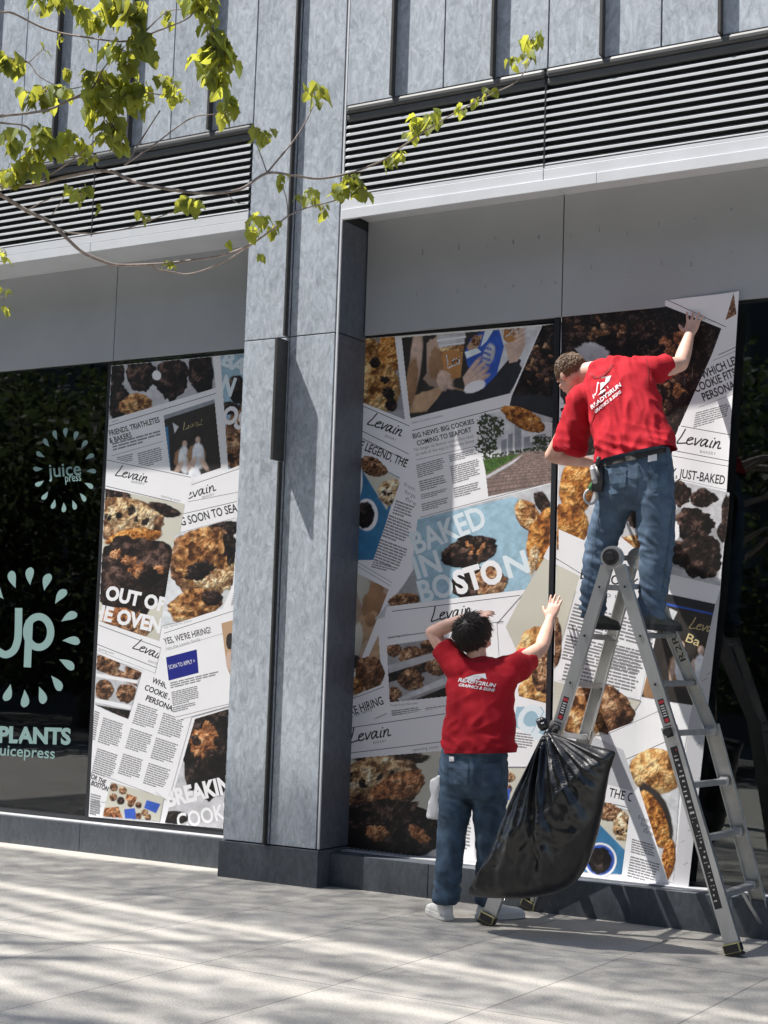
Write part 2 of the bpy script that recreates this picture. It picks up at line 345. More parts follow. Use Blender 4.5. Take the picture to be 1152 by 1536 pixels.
def clip(poly, conv):
    """Sutherland-Hodgman, any polygon against a convex one"""
    area = sum(conv[i][0]*conv[(i+1) % len(conv)][1]-conv[(i+1) % len(conv)][0]*conv[i][1] for i in range(len(conv)))
    sg = 1 if area > 0 else -1; out = list(poly)
    for i in range(len(conv)):
        a = conv[i]; b = conv[(i+1) % len(conv)]; inp = out; out = []
        if not inp: break
        d = [sg*((b[0]-a[0])*(p[1]-a[1])-(b[1]-a[1])*(p[0]-a[0])) for p in inp]
        for k in range(len(inp)):
            p, q = inp[k-1], inp[k]; dp, dq = d[k-1], d[k]
            if (dp >= 0) != (dq >= 0): t = dp/(dp-dq); out.append((p[0]+(q[0]-p[0])*t, p[1]+(q[1]-p[1])*t))
            if dq >= 0: out.append(q)
    return out
class Print:
    """a printed sheet: shapes given in photo pixels, laid on the plane of the glass (plus an optional curl)"""
    def __init__(s, label, name, outline, Y, base='white', bend=None, group=None):
        s.Y = Y; s.n = 0; s.bend = bend; s.out = outline
        p = [P(*q, Y) for q in outline]; c = Vector((sum(q.x for q in p)/len(p), Y, min(q.z for q in p)))
        s.root = empty(name, c, label, 'poster', group)
        s.begin('vinyl_sheet'); s.poly(outline, base); s.end()
    def begin(s, part, clips=None, parent=None):
        s.part = part; s.polys = []; s.clips = ([clips] if clips else []); s.parent = parent or s.root; s.ops = [] if part == 'printed_photo' else None; s.n += 1; s.n0 = s.n
    def poly(s, pts, m, extra=None, step=True):
        if s.ops is not None: s.ops.append(('poly', pts, m)); return
        if step: s.n += 1
        for c in [s.out]+s.clips+([extra] if extra else []):
            pts = clip(pts, c)
            if len(pts) < 3: return
        s.n += .002; s.polys.append((pts, m, s.n))
    def raster(s):
        ops, s.ops = s.ops, None; step = .8
        ext = s.clips[0] if s.clips else [p for o in ops for p in (o[1] if o[0] == 'poly' else [(o[1]-o[3], o[2]-o[3]), (o[1]+o[3], o[2]+o[3])])]
        xs_ = [p[0] for p in ext]; ys_ = [p[1] for p in ext]; ox = [p[0] for p in s.out]; oy = [p[1] for p in s.out]
        x0, x1, y0, y1 = max(min(xs_), min(ox))-1, min(max(xs_), max(ox))+1, max(min(ys_), min(oy))-1, min(max(ys_), max(oy))+1
        gx, gy = np.meshgrid(np.arange(x0, x1, step), np.arange(y0, y1, step)); img = np.zeros(gx.shape+(3,)); al = np.zeros(gx.shape)
        for o in ops:
            if o[0] == 'poly':
                pts, m = o[1], o[2]; bx = (min(p[0] for p in pts)-2, max(p[0] for p in pts)+2, min(p[1] for p in pts)-2, max(p[1] for p in pts)+2)
            else:
                _, cx, cy, R_max, rx, ry, m, rot, jag, seed = o; bx = (cx-R_max-2, cx+R_max+2, cy-R_max-2, cy+R_max+2)
            i0, i1 = np.searchsorted(gx[0], bx[0]), np.searchsorted(gx[0], bx[1]); j0, j1 = np.searchsorted(gy[:, 0], bx[2]), np.searchsorted(gy[:, 0], bx[3])
            if i1-i0 < 1 or j1-j0 < 1: continue
            X_, Yy = gx[j0:j1, i0:i1], gy[j0:j1, i0:i1]
            if o[0] == 'poly':
                a = np.clip(seg_dist(X_, Yy, pts)/1.1+.5, 0, 1); u = v = None; sc = 12; sd = pts[0][0]
            else:
                c, sn = math.cos(math.radians(rot)), math.sin(math.radians(rot)); dx, dy = X_-cx, Yy-cy; u = (dx*c+dy*sn)/rx; v = (-dx*sn+dy*c)/ry; th = np.arctan2(v, u)
                q = 1+jag*((fbm(np.cos(th)*1.5+7, np.sin(th)*1.5+7, seed, 2)-.5)*3.2+(fbm(np.cos(th)*5+20, np.sin(th)*5+20, seed+3, 2)-.5)*1.6); rr = np.hypot(u, v)/q
                a = np.clip((1-rr)*min(rx, ry)/1.3+.5, 0, 1); sc = max(5, min(rx, ry)); sd = seed
            if m in CRUMB:
                pal = [np.array(k) for k in CRUMB[m]]; f = min(9, max(3.2, sc*.3)); wx = X_+4*(fbm(X_/f, Yy/f, sd+1, 2)-.5); wy = Yy+4*(fbm(X_/f, Yy/f, sd+2, 2)-.5)
                h = fbm(wx/f, wy/f, sd, 5, .58); lump = 1-np.abs(2*fbm(wx/(f*1.6)+50, wy/(f*1.6), sd+5, 3)-1)*1.9; hh = h*f*1.5+lump*f*.55
                if u is not None: hh = hh+np.sqrt(np.clip(1-rr**2, 0, 1))*min(rx, ry)*.85
                g1, g0 = np.gradient(hh, step) if min(hh.shape) > 1 else (hh*0, hh*0); nz = 1/np.sqrt(1+g0**2+g1**2); lam = np.clip((g0*.45+g1*.62+.62)*nz, 0, 1.4)
                t = np.clip((h-.32)/.36*.62+(fbm(X_/(f*2.6), Yy/(f*2.6), sd+9, 3)-.5)*1.1+.18, 0, .999)*3; k = t.astype(int); fr = (t-k)[..., None]; P4 = np.array(pal+[pal[-1]])
                col = P4[k]*(1-fr)+P4[np.minimum(k+1, 3)]*fr; col = col*(.42+.98*lam)[..., None]; cre = np.clip((.4-lump)*2.0, 0, .62)[..., None]; col = col*(1-cre)+pal[0]*cre
                if m in ('dark', 'deep'): col = col+(np.clip(lam-.86, 0, 1)**1.5*.55*vn(X_/1.3, Yy/1.3, sd+4))[..., None]*np.array((1, .86, .78))
            else:
                col = np.broadcast_to(np.array(INKC.get(m, (.3, .3, .3))), X_.shape+(3,)).copy()
                if m == 'brick':
                    z = (Yy-672)/70; r0 = np.log(np.maximum(z, .02))*9+X_*.02; b0 = (X_-790)/np.maximum(z, .05)/7+np.floor(r0)*.5; mort = ((r0 % 1) < .2) | ((b0 % 1) < .14); col = np.where(mort[..., None], np.array((.1, .08, .075)), np.array((.24, .17, .15))*(.7+.6*_hash(np.floor(b0), np.floor(r0), 3))[..., None])
                if m in ('leafp', 'grass'): col = col*(.35+1.5*vn(X_/1.6, Yy/1.6, 4)*fbm(X_/6, Yy/6, 5, 2))[..., None]; a = a*(1 if m == 'grass' else np.clip((vn(X_/2.2, Yy/2.2, 8)-.22)*6, 0, 1))
                elif m not in ('white', 'brick', 'cream', 'black'): col = col*(.72+.56*fbm(X_/sc*1.2, Yy/sc*1.2, sd, 4))[..., None]
                if m == 'cream' or m == 'lgrey' or m == 'tray' or m == 'skyp': col = col*(1.1-.25*fbm(X_/60, Yy/60, 3, 2))[..., None]
                if u is not None and m not in ('white', 'leafp'): col = col*(1.12-.5*np.clip(.3+.6*u*.5+.6*v*.6, 0, 1))[..., None]; a = np.clip((1-rr)*min(rx, ry)/2.2+.5, 0, 1)
            w = a[..., None]; img[j0:j1, i0:i1] = img[j0:j1, i0:i1]*(1-w)+col*w; al[j0:j1, i0:i1] = np.maximum(al[j0:j1, i0:i1], a)
        for c in [s.out]+s.clips: al = np.where(seg_dist(gx, gy, c) > 0, al, 0)
        keep = al > .5; ny, nx = keep.shape; q = keep[:-1, :-1] & keep[1:, :-1] & keep[:-1, 1:] & keep[1:, 1:]
        if not q.any(): return None
        d = np.array(FWD)[None, None]+np.array(RGT)*((gx[..., None]-576)/FPX)+np.array(DWN)*((gy[..., None]-768)/FPX); yy = s.Y-.000025*s.n0; pos = np.array(CAM)+d*((yy-CAM.y)/d[..., 1:2])
        if s.bend: (b0, b1), fn = s.bend; kn = [b0+(b1-b0)*i/30 for i in range(31)]; pos[..., 1] += np.interp(pos[..., 0], kn, [fn(x, 0) for x in kn])
        idx = np.full(keep.shape, -1); used = np.zeros(keep.shape, bool); used[:-1, :-1] |= q; used[1:, :-1] |= q; used[:-1, 1:] |= q; used[1:, 1:] |= q; idx[used] = np.arange(used.sum())
        jj, ii = np.nonzero(q); F = np.stack([idx[jj, ii], idx[jj, ii+1], idx[jj+1, ii+1], idx[jj+1, ii]], 1); F = F[:, ::-1]
        me = bpy.data.meshes.new(s.part); me.vertices.add(int(used.sum())); me.vertices.foreach_set('co', pos[used].astype(np.float32).ravel()); me.loops.add(F.size); me.loops.foreach_set('vertex_index', F.astype(np.int32).ravel())
        me.polygons.add(len(F)); me.polygons.foreach_set('loop_start', np.arange(0, F.size, 4, dtype=np.int32)); me.update(calc_edges=True)
        at = me.color_attributes.new('print', 'FLOAT_COLOR', 'POINT'); cc = np.ones((int(used.sum()), 4), np.float32); cc[:, :3] = np.clip(img[used], 0, .85); at.data.foreach_set('color', cc.ravel())
        return link(s.part, me, PHOTO, s.parent)
    def end(s):
        if s.ops is not None:
            o = s.raster()
            if s.polys and o is not None: s.part, s.parent = 'lettering', o
            elif not s.polys: s.obj = o; return o
            s.vector(); s.obj = o; return o
        return s.vector()
    def vector(s):
        bm = bmesh.new(); mats = []; ids = {}
        for pts, m, k in s.polys:
            q = []
            for p in pts:
                if not q or math.hypot(p[0]-q[-1][0], p[1]-q[-1][1]) > .01: q.append(p)
            if len(q) > 2 and math.hypot(q[0][0]-q[-1][0], q[0][1]-q[-1][1]) < .01: q.pop()
            if len(q) < 3: continue
            if m not in ids: ids[m] = len(mats); mats.append(INK[m])
            try: f = bm.faces.new([bm.verts.new(P(*p, s.Y-.000025*k)) for p in q])
            except ValueError: continue
            f.material_index = ids[m]
        if s.bend:
            bmesh.ops.triangulate(bm, faces=[f for f in bm.faces if len(f.verts) > 4])
            (x0, x1), fn = s.bend; kn = [x0+(x1-x0)*i/30 for i in range(31)]; ky = [fn(x, 0) for x in kn]
            for x in kn: bmesh.ops.bisect_plane(bm, geom=bm.verts[:]+bm.edges[:]+bm.faces[:], plane_co=(x, 0, 0), plane_no=(1, 0, 0))
            for v in bm.verts: v.co.y += float(np.interp(v.co.x, kn, ky))
        bm.normal_update()
        for f in bm.faces:
            if f.normal.y > 0: f.normal_flip()
        s.obj = build(s.part, bm, mats, s.parent, recalc=False); s.polys = []; return s.obj
    # --- shapes
    def line(s, a, b, w, m):
        d = (b[0]-a[0], b[1]-a[1]); L = math.hypot(*d) or 1; nx, ny = -d[1]/L*w/2, d[0]/L*w/2
        s.poly([(a[0]+nx, a[1]+ny), (b[0]+nx, b[1]+ny), (b[0]-nx, b[1]-ny), (a[0]-nx, a[1]-ny)], m, step=False)
    def blob(s, cx, cy, rx, ry, m, rot=0, jag=.08, seed=1, n=44, extra=None):
        if s.ops is not None: s.ops.append(('blob', cx, cy, max(rx, ry)*(1+jag*1.5), rx, ry, m, rot, jag, seed)); return
        pts = []
        for k in range(n):
            t = 2*math.pi*k/n; q = 1+jag*(noise.noise((math.cos(t)*1.6+seed*7.1, math.sin(t)*1.6, seed))*1.6+noise.noise((math.cos(t)*5+seed, math.sin(t)*5, seed*3))*.9)
            x, y = rx*q*math.cos(t), ry*q*math.sin(t); c, sn = math.cos(math.radians(rot)), math.sin(math.radians(rot))
            pts.append((cx+x*c-y*sn, cy+x*sn+y*c))
        # the outline is star-shaped, so a fan clips safely
        s.n += 1
        for k in range(n): s.poly([(cx, cy), pts[k], pts[(k+1) % n]], m, extra, step=False)
    def chips(s, cx, cy, rx, ry, cnt, size, m, seed):
        rnd = random.Random(seed)
        for k in range(cnt):
            a = rnd.uniform(0, 6.283); q = math.sqrt(rnd.uniform(0, .72)); s.blob(cx+rx*q*math.cos(a), cy+ry*q*math.sin(a), size*rnd.uniform(.5, 1.2), size*rnd.uniform(.4, .9), m, rnd.uniform(0, 180), .3, seed+k, 12)
    def vec(s, f):
        o, s.ops = s.ops, None; f(); s.ops = o
    def text(s, *a, **k): s.vec(lambda: s._text(*a, **k))
    def script(s, *a, **k): s.vec(lambda: s._script(*a, **k))
    def _text(s, t, a, b, h, m, bold=0., up=None):
        """text from a to b (photo pixels) with capitals h pixels high"""
        d = (b[0]-a[0], b[1]-a[1]); L = math.hypot(*d); u = up or (d[1]/L*h, -d[0]/L*h); s.n += 1
        for tri in ttris(t, bold): s.poly([(a[0]+d[0]*x+u[0]*y, a[1]+d[1]*x+u[1]*y) for x, y in tri], m, step=False)
    def para(s, a, b, d, rows, m='grey', seed=1, fill=.56, last=.6):
        """blurred newspaper copy: rows of word-length strokes in the block a (top left), b (top right), d (bottom left)"""
        rnd = random.Random(seed); s.n += 1
        for i in range(rows):
            v0 = i/rows; v1 = v0+fill/rows; u = 0; end = 1-rnd.uniform(0, .12) if i < rows-1 else last
            while u < end:
                w = min(rnd.uniform(.06, .22), end-u)
                if w > .03: s.poly([(a[0]+(b[0]-a[0])*x+(d[0]-a[0])*v, a[1]+(b[1]-a[1])*x+(d[1]-a[1])*v) for x, v in ((u, v0), (u+w, v0), (u+w, v1), (u, v1))], m, step=False)
                u += w+.018
    def _script(s, a, b, h, m='black', w=.095, word='levain'):
        """the handwritten shop name, drawn as pen strokes"""
        ST = [[(.05, 1.0), (.035, .5), (.0, .03), (.06, .0), (.2, .08)],
              [(.2, .26), (.27, .33), (.31, .44), (.27, .5), (.215, .4), (.205, .2), (.235, .04), (.29, .03), (.35, .12)],
              [(.36, .5), (.385, .28), (.41, .03), (.455, .28), (.495, .52)],
              [(.63, .46), (.58, .52), (.525, .36), (.53, .1), (.565, .03), (.61, .22), (.64, .5), (.635, .2), (.66, .04), (.7, .1)],
              [(.745, .5), (.74, .25), (.745, .04), (.775, .06)],
              [(.765, .66), (.775, .69)],
              [(.82, .5), (.825, .25), (.82, .02), (.84, .3), (.885, .5), (.92, .44), (.925, .2), (.94, .04), (1.0, .08)]]
        if word == 'evain': ST = [[(x, y) for x, y in st] for st in ST[1:]]
        if word == 'lev': ST = ST[:3]
        if word == 'levai': ST = ST[:6]
        mx = max(x for st in ST for x, y in st); mn = min(x for st in ST for x, y in st)
        d = (b[0]-a[0], b[1]-a[1]); L = math.hypot(*d); u = (d[1]/L*h, -d[0]/L*h); s.n += 1
        for st in ST:
            c = curve(st, 5) if len(st) > 2 else [np.array(q) for q in st]
            q = [(a[0]+d[0]*(x-mn)/(mx-mn)+u[0]*(y+.12*x*0), a[1]+d[1]*(x-mn)/(mx-mn)+u[1]*y) for x, y in [(x_+.1*y_*(mx-mn), y_) for x_, y_ in c]]
            for i in range(len(q)-1):
                dx, dy = q[i+1][0]-q[i][0], q[i+1][1]-q[i][1]; LL = math.hypot(dx, dy) or 1; e = w*h*.28/LL
                s.line((q[i][0]-dx*e, q[i][1]-dy*e), (q[i+1][0]+dx*e, q[i+1][1]+dy*e), w*h, m)
    def lettering(s, parent, items, part='lettering', clips=None):
        for it in items: s.begin(part, clips, parent); s.text(*it[:5], **(it[5] if len(it) > 5 else {})); s.end()

# ---- left poster
L = Print('narrow cookie collage poster on the window left of the column', 'vinyl_poster', [(167, 548.5), (367, 530), (335, 1243), (133, 1225)], GL-.004)
q = [(165, 545), (319, 530), (324, 582), (161, 634)]; L.begin('printed_photo', q); L.poly(q, 'lgrey')
for a in ((175, 560, 12, 18), (213, 562, 23, 26), (257, 567, 26, 32), (300, 556, 19, 34), (177, 602, 19, 32)): L.blob(*a, 'dark', jag=.14, seed=a[0])
L.blob(204, 607, 25, 17, 'gold', -10, seed=3); L.blob(235, 563, 7, 7, 'white', seed=4); L.end()
q = [(330, 530), (372, 527), (363, 700), (342, 706)]; L.begin('printed_photo', q); L.poly(q, 'blue'); L.blob(357, 585, 16, 22, 'dark', seed=8); L.blob(357, 655, 20, 50, 'brown', 8, seed=5); L.blob(345, 612, 14, 10, 'dark', seed=2)
pg = L.end(); L.lettering(pg, [('BA', (331, 546), (366, 562), 22, 'ltrblue', dict(bold=.045)), ('N', (329, 588), (347, 594), 28, 'ltrblue', dict(bold=.045)), ('OS', (330, 630), (362, 645), 27, 'white', dict(bold=.045))], clips=q)
q = [(163, 630), (324, 582), (342, 708), (250, 735), (158, 735)]; L.begin('printed_page', q); L.poly(q, 'white'); L.n += 1
L.line((163, 639), (324, 590), .9, 'black'); L.text('seaport', (168, 634), (178, 631), 3.5, 'grey'); L.para((168, 665), (242, 645), (170, 678), 3, seed=3); L.line((167, 684), (244, 662), .7, 'grey')
L.para((175, 686), (200, 680), (177, 700), 5, seed=4); L.para((206, 680), (242, 670), (209, 704), 8, seed=5); pg = L.end()
L.lettering(pg, [('FRIENDS, TRIATHLETES', (165, 654), (240, 633), 8.5, 'black', dict(bold=.022)), ('& BAKERS', (165, 665), (198, 656), 8.5, 'black', dict(bold=.022))])
q = [(245, 623), (322, 598), (332, 702), (290, 716), (255, 706)]; L.begin('printed_photo', q, pg); L.poly(q, 'darkbg')
L.line((245, 626), (322, 601), 7, 'tower'); L.poly([(252, 640), (256, 704), (250, 704), (246, 640)], 'teal'); L.poly([(259, 634), (268, 640), (262, 650)], 'skyp'); L.script((275, 645), (303, 637), 11, 'gold', word='levai')
for x, y, sk in ((277, 662, 'skin'), (297, 656, 'skin')):
    L.blob(x, y+3, 6, 9, 'hair', seed=x); L.blob(x, y+4, 3.6, 5, sk, seed=x+1, jag=.02); L.blob(x-2, y+28, 14, 17, 'wood', seed=x+2); L.blob(x, y+28, 9, 20, 'apron', seed=x+3); L.blob(x-9, y+40, 4, 12, sk, 30, seed=x+4); L.blob(x+9, y+40, 4, 12, sk, -30, seed=x+5)
L.blob(292, 712, 9, 12, 'apron', seed=6); L.end()
q = [(282, 728), (362, 697), (352, 778), (270, 800)]; L.begin('printed_page', q); L.poly(q, 'white'); L.n += 1
L.line((282, 729), (362, 702), .8, 'black'); L.line((276, 754), (358, 738), .9, 'grey'); L.line((274, 771), (356, 752), .8, 'black'); L.line((270, 799), (355, 776), .6, 'grey'); L.text('BAKERY', (304, 748), (322, 743), 4, 'grey'); L.script((281, 749), (324, 736), 17, word='evain'); pg = L.end()
L.lettering(pg, [('G SOON TO SEA', (272, 789), (357, 767), 13, 'black', dict(bold=.018))])
q = [(160, 687), (290, 714), (281, 757), (156, 733)]; L.begin('printed_page', q); L.poly(q, 'white'); L.n += 1
L.line((160, 690), (286, 716), .8, 'black'); L.line((158, 729), (278, 757), 0.9, 'black'); L.text('opening soon', (241, 745), (270, 753), 4, 'grey'); L.text('BAKERY', (197, 724), (217, 728), 4, 'grey'); L.script((173, 713), (220, 724), 17); L.end()
q = [(157, 732), (278, 756), (262, 846), (238, 965), (146, 932)]; L.begin('printed_photo', q); L.poly(q, 'cream'); L.blob(245, 765, 26, 10, 'dark', 15, seed=2)
L.blob(172, 742, 26, 16, 'dark', 15, .15, seed=21); L.blob(190, 783, 55, 36, 'brown', 10, .12, seed=9); L.blob(192, 772, 44, 24, 'crumb', 12, .12, seed=10); L.chips(190, 775, 42, 22, 9, 6, 'deep', 77); L.blob(200, 806, 40, 13, 'ginger', -8, .1, seed=31)
L.blob(202, 865, 60, 62, 'dark', 0, .12, seed=11); L.chips(200, 858, 50, 50, 8, 8, 'toffee', 5); L.blob(200, 935, 30, 18, 'brown', 20, seed=12); L.blob(176, 925, 26, 14, 'toffee', seed=13); pg = L.end()
L.lettering(pg, [('OUT OF', (157, 898), (246, 917), 21, 'white', dict(bold=.045)), ('HE OVEN', (137, 926), (240, 949), 22, 'white', dict(bold=.045))], clips=[(154, 700), (300, 700), (240, 970), (140, 970)])
q = [(262, 802), (358, 775), (346, 915), (240, 940)]; L.begin('printed_photo', q); L.poly(q, 'skyp'); L.blob(332, 795, 32, 12, 'deep', -14, seed=4); L.blob(309, 843, 53, 52, 'brown', 0, .1, seed=14); L.blob(308, 838, 47, 44, 'gold', 0, .12, seed=15)
L.blob(318, 868, 35, 20, 'crumb', 10, .2, seed=41); L.blob(298, 856, 22, 13, 'deep', -10, .25, seed=17); L.blob(345, 822, 12, 22, 'deep', 0, .2, seed=16); L.blob(292, 908, 42, 24, 'gold', -12, .08, seed=18); L.blob(318, 897, 16, 12, 'dark', seed=19); L.end()
q = [(360, 870), (345, 915), (333, 915), (352, 870)]; L.begin('printed_page'); L.poly(q, 'white'); L.para((350, 890), (358, 888), (345, 912), 6, seed=9); L.end()
q = [(149, 932), (243, 963), (232, 1012), (143, 981)]; L.begin('printed_page', q); L.poly(q, 'white'); L.n += 1; L.line((149, 938), (241, 972), .9, 'black'); L.line((145, 966), (238, 1003), .9, 'black'); L.line((144, 975), (236, 1011), .6, 'grey')
L.text('opening soon', (147, 974), (170, 982), 4, 'grey'); L.text('BAKERY', (222, 993), (240, 999), 4, 'grey'); L.script((199, 972), (243, 991), 17); L.end()
q = [(145, 979), (213, 1008), (192, 1080), (140, 1056)]; L.begin('printed_photo', q); L.poly(q, 'tray'); L.poly([(144, 1004), (206, 1030), (205, 1016), (145, 990)], 'brown')
for a in ((160, 996, 20, 14), (200, 1009, 14, 12), (156, 1034, 14, 16), (190, 1040, 15, 14)): L.blob(*a, 'brown', jag=.1, seed=a[0])
L.line((142, 1012), (206, 1023), 5, 'white'); L.line((142, 1050), (200, 1062), 6, 'white'); L.poly([(142, 1057), (198, 1066), (192, 1082), (145, 1064)], 'deep'); L.end()
q = [(215, 1006), (292, 1040), (262, 1200), (240, 1216), (134, 1195), (142, 1062), (194, 1079)]; L.begin('printed_page'); L.poly([(137, 1058), (196, 1080), (243, 1215), (133, 1200)], 'white'); L.poly([(214, 1006), (300, 1030), (252, 1203), (188, 1150)], 'white'); L.n += 1
for k, (x, y) in enumerate(((207, 1055), (196, 1092), (185, 1130))):
    L.para((x, y), (x+33, y+11), (x-9, y+31), 10, seed=20+k); L.para((x+38, y+14), (x+71, y+25), (x+29, y+46), 10, seed=30+k)
for k, (x, y) in enumerate(((155, 1076), (146, 1122))): L.para((x, y), (x+32, y+11), (x-9, y+38), 12, seed=40+k)
L.para((142, 1066), (150, 1069), (134, 1112), 14, seed=50); L.para((136, 1190), (152, 1194), (134, 1222), 9, seed=51); L.line((141, 1158), (262, 1204), .7, 'grey'); pg = L.end()
L.lettering(pg, [('WHICH', (227, 1023), (256, 1036), 8.5, 'black', dict(bold=.022)), ('COOKIE FITS', (216, 1034), (268, 1056), 8.5, 'black', dict(bold=.022)), ('PERSONALITY', (218, 1050), (276, 1074), 8.5, 'black', dict(bold=.022)), ('FOR THE', (133, 1166), (157, 1177), 7.5, 'black', dict(bold=.022)), ('BOSTON', (136, 1177), (161, 1187), 7.5, 'black', dict(bold=.022))])
q = [(166, 1172), (246, 1196), (240, 1232), (153, 1225)]; L.begin('printed_photo', q); L.poly(q, 'cream')
for a in ((171, 1181), (184, 1186), (170, 1196), (181, 1201)): L.blob(*a, 6, 6, 'dark' if a[0] == 181 else 'brown', seed=a[0])
L.poly([(154, 1212), (178, 1210), (184, 1228), (156, 1232)], 'toffee'); L.poly([(186, 1214), (202, 1212), (206, 1228), (188, 1232)], 'royal'); L.poly([(220, 1200), (241, 1206), (234, 1220), (216, 1212)], 'royal'); L.poly([(190, 1190), (206, 1196), (202, 1206), (188, 1200)], 'toffee')
for a in ((208, 1208), (217, 1219), (208, 1224), (222, 1226), (196, 1206)): L.blob(*a, 5, 5, 'brown', seed=a[0]); 
L.end()
q = [(292, 1078), (345, 1062), (337, 1245), (246, 1236)]; L.begin('printed_photo', q); L.poly(q, 'lgrey'); L.blob(322, 1120, 46, 76, 'deep', 8, .1, seed=33); L.blob(306, 1112, 24, 30, 'toffee', 20, .2, seed=34); L.chips(312, 1120, 26, 40, 7, 8, 'dark', 35); L.blob(262, 1226, 22, 10, 'deep', seed=5); pg = L.end()
L.lettering(pg, [('BREAKING', (252, 1210), (366, 1183), 25, 'white', dict(bold=.045)), ('COOKIES', (268, 1244), (366, 1222), 24, 'white', dict(bold=.02))])
q = [(246, 944), (352, 908), (343, 1058), (262, 1080)]; L.begin('printed_page'); L.poly([(243, 942), (352, 907), (343, 1059), (264, 1081), (240, 1000)], 'white'); L.n += 1
L.line((246, 950), (351, 916), .8, 'black'); L.text('help wanted for boston', (246, 943), (288, 932), 3, 'grey'); L.text('join the Levain family.', (249, 975), (302, 960), 4.5, 'grey'); L.line((252, 975), (335, 950), .6, 'grey'); L.poly([(332, 935), (350, 930), (348, 1020), (340, 1000)], 'warm'); L.blob(345, 962, 6, 12, 'darkbg', seed=3); L.blob(344, 990, 5, 14, 'skin', seed=4)
L.poly([(249, 986), (295, 974), (298, 1009), (253, 1021)], 'navy'); L.para((255, 1024), (330, 1006), (256, 1034), 3, seed=60); L.para((257, 1038), (298, 1028), (259, 1060), 8, seed=61); L.para((259, 1061), (296, 1052), (260, 1070), 3, seed=62); L.line((262, 1076), (343, 1056), .7, 'grey'); pg = L.end()
L.lettering(pg, [("YES, WE'RE HIRING!", (247, 967), (317, 949), 10, 'black', dict(bold=.012)), ('SCAN TO APPLY >', (254, 1004), (293, 994), 6.5, 'white')])

# ---- centre poster, fixed on the middle window
Cn = Print('cookie collage poster reading BAKED IN BOSTON, between the column and the black mullion', 'vinyl_poster', [(545.5, 508), (837, 485), (818, 1308), (517.5, 1271)], GR-.004)
q = [(540, 506), (592, 502), (608, 632), (540, 606)]; Cn.begin('printed_photo', q); Cn.poly(q, 'shade'); Cn.blob(552, 530, 16, 26, 'pale', seed=1); Cn.blob(586, 528, 19, 32, 'ginger', 0, .03, seed=2); Cn.blob(563, 583, 38, 40, 'pale', 20, .04, seed=3); Cn.blob(583, 590, 12, 8, 'deep', 30, .3, seed=4); Cn.blob(587, 607, 9, 10, 'dark', seed=5); Cn.blob(563, 544, 8, 8, 'deep', seed=6); Cn.blob(577, 570, 7, 6, 'deep', seed=7, jag=.3); Cn.end()
q = [(602, 506), (812, 489), (767, 590), (615, 628)]; Cn.begin('printed_photo', q); Cn.poly(q, 'darkbg'); Cn.poly([(735, 484), (815, 484), (768, 592), (745, 570)], 'skyp'); Cn.blob(660, 540, 34, 38, 'brownpaper', 20, .12, seed=5); Cn.poly([(604, 500), (640, 500), (640, 560), (612, 600)], 'darkbg'); Cn.blob(648, 600, 44, 16, 'warm', -18, .1, seed=7)
Cn.blob(624, 538, 9, 50, 'skin', 6, .06, seed=8); Cn.blob(617, 575, 9, 40, 'wood', 6, .1, seed=9); Cn.blob(655, 545, 12, 24, 'wood', 12, .2, seed=19)
Cn.poly([(656, 598), (668, 580), (722, 594), (772, 536), (786, 556), (755, 604), (620, 640)], 'dcloth'); Cn.poly([(735, 572), (768, 533), (782, 540), (762, 592), (700, 604), (690, 592)], 'dcloth')
Cn.poly([(659, 516), (696, 510), (691, 566), (669, 570)], 'coffee'); Cn.poly([(661, 530), (676, 524), (694, 530), (695, 516), (659, 520)], 'gold'); Cn.poly([(655, 500), (699, 494), (696, 516), (659, 522)], 'tray'); Cn.line((655, 511), (699, 505), 3, 'white'); Cn.line((658, 519), (697, 514), 1.5, 'white')
for k in range(4): Cn.blob(668+k*1.5, 560+k*6.5, 9, 3.4, 'skin', 24, .04, seed=20+k)
Cn.blob(664, 572, 8, 14, 'skin', -10, .05, seed=12)
Cn.poly([(697, 528), (706, 508), (718, 500), (748, 492), (756, 520), (745, 562), (724, 584), (713, 566), (701, 548)], 'royal'); Cn.poly([(700, 520), (712, 504), (724, 502), (718, 520), (706, 530)], 'warm'); Cn.blob(714, 511, 7, 8, 'brown', seed=3); Cn.poly([(697, 528), (716, 522), (722, 528), (700, 538)], 'ltrblue'); Cn.poly([(728, 494), (742, 492), (730, 512), (721, 520)], 'ltrblue'); Cn.blob(733, 533, 8, 18, 'tray', 14, .06, seed=11)
for k in range(12): Cn.blob(728+3.6*(k % 3)+(k//3)*-.9, 521+(k//3)*8+(k % 3)*1.5, 1.6, 2.4, 'royal', 30*k, .3, seed=60+k)
Cn.poly([(700, 590), (694, 566), (704, 552), (714, 560), (716, 584)], 'skin')
for k, (x, y, l_, r_) in enumerate(((712, 548, 16, -52), (718, 553, 15, -46), (722, 560, 14, -38), (724, 567, 12, -28))): Cn.blob(x, y, l_, 3.6, 'skin', r_, .03, seed=30+k)
Cn.blob(712, 580, 17, 8, 'white', -22, .05, seed=15)
Cn.poly([(752, 486), (784, 484), (780, 508), (767, 518), (756, 510)], 'coffee'); Cn.poly([(757, 516), (770, 512), (786, 500), (788, 520), (776, 542), (764, 545)], 'skin')
for k in range(4): Cn.blob(780, 496+k*7, 9, 3.4, 'skin', -20, .04, seed=40+k)
Cn.script((672, 552), (692, 545), 19, 'white', word='lev'); Cn.script((754, 506), (780, 499), 15, 'white', word='lev'); Cn.end()
